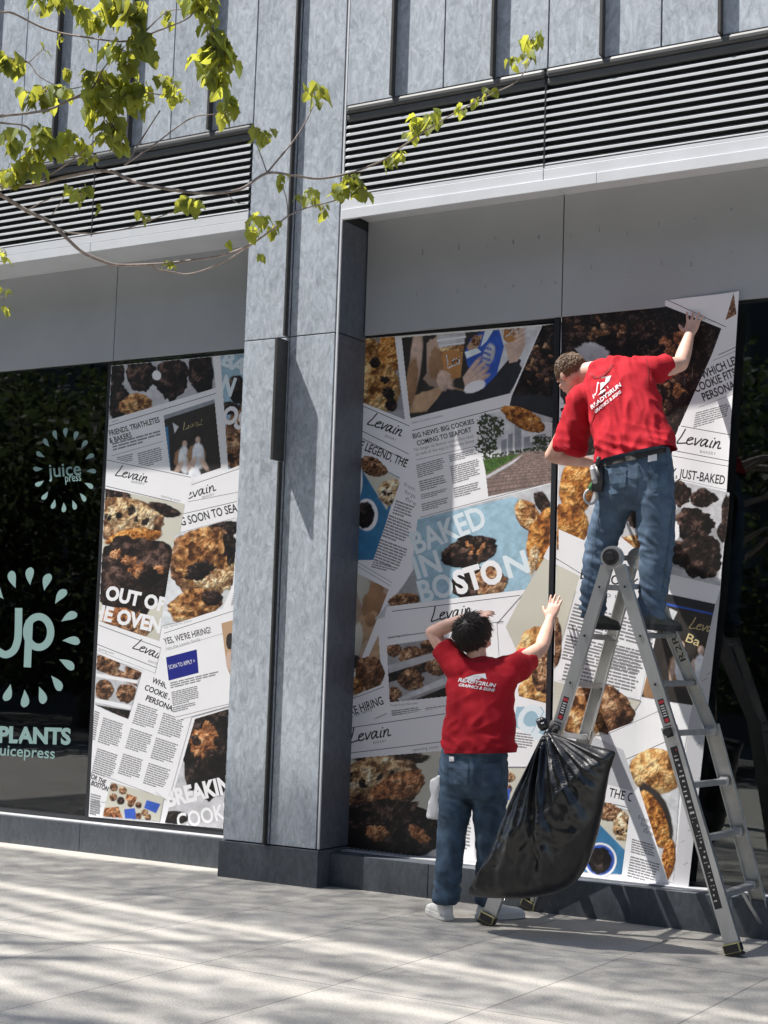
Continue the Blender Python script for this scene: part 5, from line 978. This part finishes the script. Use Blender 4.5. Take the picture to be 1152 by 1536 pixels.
def head(bm, c, fwd, up, s_=1.):
    """skull, jaw, brow, nose, lips and ears; returns the local-to-world function"""
    fwd = Vector(fwd).normalized(); up = Vector(up); up = (up-fwd*up.dot(fwd)).normalized(); rt = fwd.cross(up); c = Vector(c)
    rot = Matrix((rt, fwd, up)).transposed(); W = lambda x, y, z: c+rot @ Vector((x, y, z))*s_
    E_ = lambda p, r: ell(bm, W(*p), tuple(q*s_ for q in r), rot)
    E_((0, -.012, .028), (.077, .098, .09)); E_((0, .028, -.03), (.062, .068, .082)); E_((0, .045, -.072), (.047, .045, .04)); E_((0, .075, -.098), (.026, .022, .019)); E_((0, -.02, -.03), (.066, .075, .06))
    for sx in (-1, 1):
        E_((sx*.03, .082, .02), (.026, .013, .009)); E_((sx*.042, .062, -.028), (.024, .026, .02)); E_((sx*.079, -.012, -.012), (.009, .021, .033)); E_((sx*.083, -.02, -.004), (.008, .012, .024)); E_((sx*.012, .104, -.034), (.009, .01, .008))
    limb(bm, [W(0, .088, .012), W(0, .1, -.008), W(0, .114, -.03)], [.009*s_, .0105*s_, .013*s_], n=12, steps=3)
    E_((0, .092, -.06), (.024, .011, .0065)); E_((0, .09, -.072), (.021, .011, .0075))
    return W, rot
def hairdo(root, W, rot, m, s_, length, tufts, seed, back=-.07, messy=.5, hump=.5):
    bm = bmesh.new(); ell(bm, W(0, -.016, .034), tuple(q*s_ for q in (.083+length*.25, .104+length*.25, .094+length*.3)), rot, 5)
    inv = rot.transposed(); c0 = W(0, 0, 0); kill = []
    for v in bm.verts:
        l = inv @ (v.co-c0)/s_
        n_ = noise.noise(l*38)*.35+noise.noise(l*90)*.2+noise.noise(Vector((l.x*60, l.y*20, l.z*14)))*.45
        line = .045-.02*abs(l.x)/.07 if l.y > .05 else (.02 if l.y > .015 else (back if l.y < -.03 else -.035))
        line += .008*noise.noise(l*70)
        if l.z < line: kill.append(v)
        else: v.co += (v.co-W(0, -.016, .03)).normalized()*n_*length*hump*s_
    bmesh.ops.delete(bm, geom=kill, context='VERTS')
    r = random.Random(seed); vs = [v for v in bm.verts if v.link_faces]; bm.normal_update(); base = [(v.co.copy(), v.normal.copy()) for v in vs]; cen = W(0, -.016, .03)
    crown_ = W(.01, -.06, .12)
    for k in range(tufts):
        p, nn = base[r.randrange(len(base))]; nn = (p-cen).normalized(); flow = (p-crown_); flow = (flow-nn*flow.dot(nn)); flow = flow.normalized() if flow.length > 1e-5 else rot @ Vector((1, 0, 0))
        flow = (flow+Vector((r.gauss(0, 1), r.gauss(0, 1), r.gauss(0, 1)))*messy*.5).normalized(); l = length*r.uniform(.7, 1.6)*s_*1.5
        pts = [p-nn*.004, p+flow*l*.55+nn*l*r.uniform(.05, .22), p+flow*l*1.2+nn*l*r.uniform(-.12, .16)]
        tube(bm, pts, [.0028*s_, .0022*s_, .0005], 4)
    return build('hair', bm, m, root, True)
def project(part, tris, bvh, m, parent, lift=.0025):
    bm = bmesh.new()
    for tri in tris:
        vs = []
        for q in tri:
            d = ray(*q).normalized(); h = bvh.ray_cast(CAM, d)
            if h[0] is None: vs = []; break
            n_ = h[1] if h[1].dot(d) < 0 else -h[1]; vs.append(h[0]+n_*lift*.4-d*lift)
        if len(vs) > 2 and max((vs[0]-v).length for v in vs) < .16:
            try: bm.faces.new([bm.verts.new(v) for v in vs])
            except ValueError: pass
    return build(part, bm, m, parent, recalc=False)
def bvh_of(o):
    b = bmesh.new(); b.from_mesh(o.data); b.transform(o.matrix_world if o.parent is None else Matrix.Identity(4)); t = BVHTree.FromBMesh(b); b.free(); return t
def grid(q, n=5):
    """split a photo-pixel quad into n x n cells so that it can follow a surface"""
    out = []; f = lambda u, v: tuple(q[0][i]*(1-u)*(1-v)+q[1][i]*u*(1-v)+q[2][i]*u*v+q[3][i]*(1-u)*v for i in (0, 1))
    for a in range(n):
        for b in range(n): out.append([f(a/n, b/n), f((a+1)/n, b/n), f((a+1)/n, (b+1)/n), f(a/n, (b+1)/n)])
    return out
def ptext(t, a, b, h, slant=0., bold=.02):
    d = (b[0]-a[0], b[1]-a[1]); L_ = math.hypot(*d); u = (d[1]/L_*h+d[0]/L_*h*slant, -d[0]/L_*h+d[1]/L_*h*slant)
    return [[(a[0]+d[0]*x+u[0]*y, a[1]+d[1]*x+u[1]*y) for x, y in tri] for tri in ttris(t, bold)]
def ridge(v): return 1-2*abs(v)
def shoe(name, ank, d, L_, m, sole_m, root, z0):
    """low shoe under an ankle point, pointing along d, sole at z0"""
    d = Vector(d); d.z = 0; d.normalize(); s = Vector((d.y, -d.x, 0)); up = Vector((0, 0, 1)); h = Vector((ank.x, ank.y, z0))-d*.06; bm = bmesh.new(); rg = []
    for t, w, ht in ((-.002, .024, .05), (.012, .033, .078), (.05, .037, .098), (.09, .038, .094), (.13, .041, .072), (.18, .047, .055), (.22, .046, .048), (.252, .036, .04), (.27, .018, .026)):
        t *= L_/.27; rg.append((h+d*t+up*(.02+ht*.5-.006), s*w, up*ht*.52, .75))
    loft(bm, rg, 24); limb(bm, [h+d*.055+up*.07, h+d*.055+up*.115], [.042, .041], n=16)
    o = fuse(name, bm, .005, 4, m, root)
    bm = bmesh.new(); rg = []
    out = [(-.008, .028), (.01, .038), (.06, .04), (.11, .04), (.17, .05), (.22, .05), (.258, .038), (.278, .016)]
    lo = [h+d*t*L_/.27-s*w for t, w in out]; hi = [h+d*t*L_/.27+s*w for t, w in out]; loop = lo+hi[::-1]
    v0 = [bm.verts.new(p+up*.001) for p in loop]; v1 = [bm.verts.new(p+up*(.03+(.008 if 0 else 0))) for p in loop]
    bm.faces.new(v0[::-1]); bm.faces.new(v1)
    for k in range(len(loop)): bm.faces.new((v0[k], v0[(k+1) % len(loop)], v1[(k+1) % len(loop)], v1[k]))
    bmesh.ops.bevel(bm, geom=bm.edges[:], offset=.004, segments=2, affect='EDGES'); build('sole', bm, sole_m, o); return o
X, Y_, Z = Vector((1, 0, 0)), Vector((0, 1, 0)), Vector((0, 0, 1))

# ---- man on the pavement, back to us, right palm on the vinyl, left hand on his head
LA, RA = P(668, 1352, -.53), P(731, 1354, -.36); LK, RK = P(678, 1245, -.47), P(734, 1248, -.41); LH, RH = P(690, 1158, -.43), P(734, 1158, -.40)
PEL = P(712, 1140, -.42); CH = P(719, 1040, -.40); NB_ = P(714, 992, -.37); HD = P(713, 953, -.385); LS, RS = P(684, 998, -.40), P(772, 1000, -.31)
LE, RE = P(648, 949, -.40), P(812, 972, -.03); LW, RW = P(703, 925, -.42), P(825, 929, .2)
bm = bmesh.new()
W1_, R1_ = head(bm, HD, (.25, .8, .5), (-.05, -.5, .85), 1.0)
limb(bm, [P(716, 1000, -.38), P(715, 985, -.38), HD+Vector((0, 0, -.03))], [.066, .06, .058])
loft(bm, [(PEL, X*.16, Y_*.1), (P(715, 1090, -.42), X*.14, Y_*.095), (CH, X*.165, Y_*.11), (P(718, 1006, -.38), X*.16, Y_*.09), (NB_, X*.07, Y_*.06)])
limb(bm, [LS, LE.lerp(LS, .55)+Vector((-.005, 0, 0)), LE], [.062, .05, .041]); limb(bm, [LE, LE.lerp(LW, .35), LW], [.042, .043, .027])
limb(bm, [RS, RS.lerp(RE, .5), RE], [.062, .052, .042]); limb(bm, [RE, RE.lerp(RW, .35), RW], [.042, .043, .0275])
hand(bm, LW, P(742, 919, -.39)-LW, Vector((.0, -.45, .9)), Vector((.25, .9, .3)), .1, .22, .18)
hand(bm, RW, P(839, 884, .27)-RW, Vector((.1, -1, .25)), Vector((-1, 0, .2)), .13, .05, .19, .75)
for a, b, c in ((LH, LK, LA), (RH, RK, RA)): limb(bm, [a, a.lerp(b, .5), b, b.lerp(c, .35), c, Vector((c.x, c.y, .04))], [.085, .07, .052, .052, .036, .034])
man1 = fuse('person', bm, .0055, 5, SKIN); tag(man1, 'man in red shirt and jeans standing on the pavement, one hand on his head', 'person')
hairdo(man1, W1_, R1_, HAIRD, 1.0, .026, 3200, 4, -.085, .22, .2)
for sx in (-1, 1):
    bm = bmesh.new(); ell(bm, W1_(sx*.031, .083, .0), (.0125,)*3); build('eye', bm, EYEM, man1, True)
def rr_(y, xl, xr, Yc, dp, e=.85, k=1.0): # torso ring from its photo silhouette
    c = P((xl+xr)/2, y, Yc); s_ = depth(c)/FPX; hw = (xr-xl)/2*s_; a = math.sqrt(max(1e-6, hw*hw-(dp*.515)**2))/.857; return (c, X*a*k, Y_*dp*k, e)
bm = bmesh.new()
loft(bm, [rr_(1134, 667, 769, -.43, .135), rr_(1118, 667, 769, -.43, .135), rr_(1095, 669, 768, -.43, .13), rr_(1060, 672, 768, -.42, .125), rr_(1030, 671, 771, -.40, .125), rr_(1012, 673, 778, -.38, .115), rr_(1000, 679, 774, -.37, .095), rr_(991, 690, 752, -.37, .075), rr_(985, 697, 738, -.37, .066)], 36)
limb(bm, [P(700, 1012, -.40), P(684, 998, -.40), P(671, 980, -.40), P(663, 970, -.40)], [.1, .088, .075, .07], (True, False)); limb(bm, [P(745, 1012, -.36), P(770, 1003, -.31), P(785, 994, -.19), P(791, 989, -.14)], [.1, .09, .078, .075], (True, False))
def fold1(p, n):
    t = max(0, min(1, (1.42-p.z)/.5)); low = max(0, 1-abs(p.z-1.02)/.2)
    f = .007*noise.noise((p.x*7, p.y*7, p.z*9))+.006*ridge(noise.noise((p.x*5+p.z*6, p.y*5, p.z*12-p.x*9)))*(.35+t)
    f += low*.007*ridge(noise.noise((p.x*4.5, p.y*4+2, p.z*19+p.x*7)))+.004*noise.noise((p.x*24+p.z*9, p.y*24, p.z*10)); return f*1.5
sh1 = fuse('shirt', bm, .0075, 7, RED, man1, fold1, [(P(712, 1129, -.43), Vector((.06, 0, -1)))])
bm = bmesh.new(); a_ = rr_(1126, 666, 758, -.425, .125)
loft(bm, [rr_(1112, 672, 752, -.425, .118), a_, rr_(1150, 662, 758, -.425, .135), rr_(1175, 661, 758, -.425, .13), rr_(1195, 664, 752, -.43, .1)], 32)
for a, b, c, r in ((LH, LK, LA, (.102, .095, .082, .074, .068, .068)), (RH, RK, RA, (.102, .095, .08, .072, .062, .06))):
    limb(bm, [a+Vector((0, 0, -.0)), a.lerp(b, .5), b, b.lerp(c, .45), b.lerp(c, .8), Vector((c.x, c.y, .1))], r, (True, False), 24)
def foldj(p, n):
    k = math.exp(-((p.z-.62)/.13)**2)*.6+math.exp(-((p.z-.14)/.16)**2)*1.2+math.exp(-((p.z-.93)/.12)**2)*.5
    return .015*k*ridge(noise.noise((p.x*6, p.y*6, p.z*20+p.x*9)))+.008*noise.noise((p.x*8, p.y*8, p.z*6))+.006*ridge(noise.noise((p.x*13, p.y*13, p.z*14+p.x*16)))
je1 = fuse('jeans', bm, .008, 5, DENIM, man1, foldj)
shoe('shoe', LA, (-.75, .65, 0), .31, SHOEW, SOLE, man1, .002); shoe('shoe', RA, (.5, .86, 0), .31, SHOEW, SOLE, man1, .002)
t1 = bvh_of(sh1); fl = [[(697, 1017), (712, 1012), (728, 1010), (730, 1019), (722, 1017), (716, 1021), (709, 1023)]]
project('shirt_print', fl+ptext('READY2RUN', (687, 1022), (742, 1031), 5.6, .3, .03)+ptext('GRAPHICS & SIGNS', (687.5, 1029), (741, 1037.5), 4.6, .3, .03), t1, WHITEP, man1)
t2 = bvh_of(je1); project('pocket', grid([(672, 1144), (703, 1146), (701, 1178), (674, 1175)]), t2, DENIM2, je1, .004); project('pocket', grid([(722, 1146), (751, 1144), (750, 1178), (724, 1180)]), t2, DENIM2, je1, .004)
project('patch', grid([(674, 1135), (681, 1135), (681, 1142), (674, 1142)], 2), t2, WHITEP, je1, .005)
RED2 = mat('red_seam', (.25, .006, .012), .9)
def seam(part, pts, w, bvh, m, parent, lift=.003): project(part, stroke(curve(pts, 5), w), bvh, m, parent, lift)
seam('collar', [(697, 983), (706, 990), (718, 992), (730, 989), (737, 983)], 3.2, t1, RED2, sh1); seam('hem_seam', [(668, 1123), (700, 1125), (735, 1126), (767, 1127)], 1.1, t1, RED2, sh1)
seam('seam', [(712, 1140), (711, 1165), (707, 1190), (705, 1212)], 1.4, t2, STITCH, je1); seam('seam', [(667, 1146), (690, 1150), (712, 1157), (733, 1150), (753, 1146)], 1.2, t2, STITCH, je1)
seam('seam', [(673, 1153), (702, 1155)], 1, t2, STITCH, je1, .006); seam('seam', [(723, 1155), (750, 1153)], 1, t2, STITCH, je1, .006)
# white rag hanging from his pocket
bm = bmesh.new(); rg = []
for y, xl, xr in ((1164, 656, 664), (1172, 647, 664), (1182, 645, 663), (1192, 648, 663), (1205, 644, 664), (1218, 642, 665), (1227, 641, 661)):
    q = rr_(y, xl, xr, -.5, .02, 1.0); rg.append(q)
loft(bm, rg, 20); rag = fuse('rag', bm, .004, 3, mat('white_cotton', (.66, .66, .67), .9, var=.05, vscale=20), None, lambda p, n: .008*ridge(noise.noise((p.x*22+p.z*6, p.y*22, p.z*9))))
tag(rag, 'crumpled white rag hanging from the back pocket of the standing man', 'rag')

# ---- man on the ladder, bending left, right palm flat on the loose vinyl
l_r = lerp(lerp(HN, KNL, .43), lerp(HF, KFL, .43), .5); r_r = lerp(lerp(HN, KNR, .43), lerp(HF, KFR, .43), .5)
fz = l_r.z+.017
LA2, RA2 = P(889, 897, -.29), P(979, 903, -.29); LK2, RK2 = P(903, 812, -.24), P(985, 822, -.27); LH2, RH2 = P(928, 735, -.26), P(982, 730, -.27)
PEL2 = P(955, 705, -.26); NK2 = P(903, 556, -.08); HD2 = P(857, 563, -.04); LS2, RS2 = P(878, 598, -.16), P(982, 556, -.08)
LE2, LW2 = P(828, 683, -.09), P(886, 694, .13); RE2, RW2 = P(1021, 546, .03), P(1034, 503, .2)
bm = bmesh.new()
W2_, R2_ = head(bm, HD2, Vector((-.72, .5, -.48)), Vector((-.42, .05, .9)), 1.0)
limb(bm, [P(912, 568, -.09), P(893, 557, -.07), HD2+Vector((.03, 0, 0))], [.07, .062, .058])
sp = [PEL2, P(948, 665, -.22), P(934, 615, -.17), P(916, 570, -.11)]
ax = (RS2-LS2).normalized(); dpv = Vector((.1, .85, -.35))
loft(bm, [(sp[0], X*.16, Y_*.1), (sp[1], (X*.9+Z*.15)*.15, Y_*.1), (sp[2], ax*.17, dpv*.11), (sp[3], ax*.15, dpv*.08)])
limb(bm, [LS2, LS2.lerp(LE2, .5), LE2], [.064, .054, .044]); limb(bm, [LE2, LE2.lerp(LW2, .35), LW2], [.046, .047, .03])
limb(bm, [RS2, RS2.lerp(RE2, .5), RE2], [.064, .056, .046]); limb(bm, [RE2, RE2.lerp(RW2, .35), RW2], [.045, .045, .03])
hand(bm, LW2, Vector((.5, .6, .1)), Vector((0, -.5, 1)), Vector((0, .6, .6)), .1, .3)
hand(bm, RW2, P(1046, 462, .265)-RW2, Vector((.1, -1, .3)), Vector((-1, 0, .15)), .3, .06, .195, 1.0)
for a, b, c in ((LH2, LK2, LA2), (RH2, RK2, RA2)): limb(bm, [a, a.lerp(b, .5), b, b.lerp(c, .35), c, Vector((c.x, c.y, fz+.05))], [.09, .075, .055, .055, .038, .036])
man2 = fuse('person', bm, .0055, 5, SKIN); tag(man2, 'man in red shirt and jeans bending sideways on the ladder rungs', 'person')
hairdo(man2, W2_, R2_, HAIRL, 1.0, .009, 3600, 9, -.06, .25, .25)
for sx in (-1, 1):
    bm = bmesh.new(); ell(bm, W2_(sx*.031, .083, .0), (.0125,)*3); build('eye', bm, EYEM, man2, True)
bm = bmesh.new(); side_ = (RS2-LS2).normalized()
def rq(xl, yl, xr, yr, Yc, dp, e=.85, tilt=0.):
    a, b = P(xl, yl, Yc), P(xr, yr, Yc+tilt); return ((a+b)/2, (b-a)/2*.97, dpv.normalized()*dp if dp > 0 else Y_*-dp, e)
loft(bm, [rq(901, 706, 1014, 681, -.27, -.14), rq(901, 694, 1011, 669, -.27, -.14), rq(896, 666, 1002, 640, -.245, -.14), rq(887, 634, 990, 604, -.21, .14), rq(880, 604, 982, 573, -.17, .13), rq(880, 584, 974, 552, -.14, .115), rq(886, 567, 950, 542, -.12, .09), rq(889, 556, 920, 543, -.1, .07)], 36)
limb(bm, [P(908, 600, -.16), P(880, 604, -.16), P(864, 642, -.14), P(855, 676, -.13)], [.1, .1, .097, .093], (True, False)); limb(bm, [P(955, 560, -.1), P(978, 555, -.08), P(990, 552, -.04), P(1000, 549, 0.0)], [.085, .085, .073, .07], (True, False))
def fold2(p, n):
    u = (p.x*.4+p.z)
    return 1.45*(.007*noise.noise((p.x*7, p.y*7, p.z*7))+.009*ridge(noise.noise((p.x*13+p.z*3.5, p.y*6, p.z*4-p.x*3)))+.0055*ridge(noise.noise((p.x*24+p.z*9, p.y*11, p.z*8)))+.008*math.exp(-((p.z-2.72)/.12)**2)*ridge(noise.noise((p.x*5, p.y*5, p.z*16+p.x*5))))
hn_ = (P(1011, 671, -.27)-P(901, 697, -.27)).normalized()
sh2 = fuse('shirt', bm, .0075, 7, RED, man2, fold2, [(P(955, 683.5, -.27), -Vector((-hn_.z, 0, hn_.x)))])
bm = bmesh.new()
loft(bm, [rq(903, 690, 1003, 668, -.265, -.125), rq(899, 706, 1008, 690, -.265, -.135), rq(897, 730, 1011, 722, -.265, -.135), rq(897, 752, 1010, 748, -.265, -.11), rq(905, 765, 1004, 762, -.265, -.08)], 32)
for a, b, c, r in ((LH2, LK2, LA2, (.11, .102, .083, .074, .064, .06)), (RH2, RK2, RA2, (.112, .105, .088, .08, .072, .068))):
    limb(bm, [a, a.lerp(b, .5), b, b.lerp(c, .5), c+Vector((0, 0, .02)), Vector((c.x, c.y, fz+.075))], r, (True, False), 24)
def foldk(p, n):
    z = p.z-fz; k = math.exp(-((z-.45)/.14)**2)*.8+math.exp(-((z-.12)/.14)**2)*1.2+math.exp(-((z-.78)/.1)**2)*.6
    return .015*k*ridge(noise.noise((p.x*6, p.y*6, p.z*20+p.x*9)))+.008*noise.noise((p.x*8, p.y*8, p.z*6))+.006*ridge(noise.noise((p.x*13, p.y*13, p.z*14+p.x*16)))
je2 = fuse('jeans', bm, .008, 5, DENIM2, man2, foldk)
shoe('shoe', LA2+Vector((.02, -.03, 0)), (.25, .9, 0), .28, SHOED, BLK, man2, fz); shoe('shoe', RA2+Vector((.02, -.03, 0)), (.3, .9, 0), .28, SHOED, BLK, man2, fz)
t3 = bvh_of(sh2); fl = [[(894, 590), (896, 574), (903, 566), (917, 563), (914, 572), (908, 577), (902, 584)], [(889, 592), (905, 585), (911, 579), (913, 582), (904, 591), (890, 598)]]
project('shirt_print', fl+ptext('READY2RUN', (888, 614), (932, 579), 6, .25, .03)+ptext('GRAPHICS & SIGNS', (893, 620), (932, 589), 4.6, .25, .03), t3, WHITEP, man2)
t4 = bvh_of(je2); project('pocket', grid([(912, 703), (940, 700), (938, 738), (916, 742)]), t4, DENIM, je2, .004); project('pocket', grid([(973, 696), (1002, 692), (1001, 728), (976, 734)]), t4, DENIM, je2, .004)
project('belt', grid([(900, 693), (1008, 669), (1008, 677), (900, 701)], 12), t4, BELT, je2, .006); project('patch', grid([(972, 684), (985, 681), (985, 691), (972, 693)], 2), t4, WHITEP, je2, .008)
seam('collar', [(886, 560), (893, 566), (904, 563), (914, 554), (919, 546)], 3.4, t3, RED2, sh2); seam('hem_seam', [(901, 692), (940, 683), (975, 674), (1009, 665)], 1.1, t3, RED2, sh2)
seam('hem_seam', [(843, 668), (858, 672), (874, 676)], 1.1, t3, RED2, sh2); seam('sleeve_seam', [(884, 578), (893, 600), (889, 628), (880, 652)], 1.3, t3, RED2, sh2); seam('sleeve_seam', [(968, 537), (972, 550), (972, 566), (968, 580)], 1.3, t3, RED2, sh2)
seam('seam', [(956, 694), (957, 720), (955, 748)], 1.5, t4, STITCH, je2); seam('seam', [(902, 706), (930, 712), (957, 716), (984, 706), (1008, 694)], 1.2, t4, STITCH, je2); seam('seam', [(913, 711), (939, 708)], 1, t4, STITCH, je2, .006); seam('seam', [(974, 704), (1001, 700)], 1, t4, STITCH, je2, .006)
seam('seam', [(898, 770), (893, 810), (886, 850), (881, 885)], 1.2, t4, STITCH, je2); seam('seam', [(1008, 770), (1004, 810), (999, 850), (993, 890)], 1.2, t4, STITCH, je2)
# tool pouch on his belt
pc = P(899, 716, -.36); po = empty('tool_pouch', pc, 'black tool pouch with tape ring clipped to the belt of the man up the ladder', 'pouch')
bm = bmesh.new(); loft(bm, [(pc+Z*.075, X*.035, Y_*.04, .6), (pc, X*.042, Y_*.05, .6), (pc-Z*.085, X*.035, Y_*.045, .6)], 20); build('pouch', bm, BLK, po, True)
bm = bmesh.new(); limb(bm, [P(889, 702, -.40), P(893, 722, -.40)], [.017, .019], n=14); build('tool_handle', bm, mat('tool_grey', (.3, .3, .31), .4), po, True)
bm = bmesh.new(); limb(bm, [P(896, 697, -.41), P(898, 688, -.41)], [.012, .014], n=12); build('tool_handle', bm, BLK, po, True)
bm = bmesh.new(); cc = P(886, 745, -.38); pts = [cc+RGT*.036*math.cos(t)+Vector((0, 0, .042*math.sin(t))) for t in np.linspace(0, 2*math.pi, 30)]; tube(bm, pts, .008, 8, cap=False); build('tape_ring', bm, mat('tape_grey', (.35, .36, .38), .4), po, True)
bm = bmesh.new(); limb(bm, [P(886, 732, -.39), P(890, 724, -.39)], [.014, .012], n=10); build('clip', bm, mat('clip_green', (.03, .16, .05), .5), po, True)
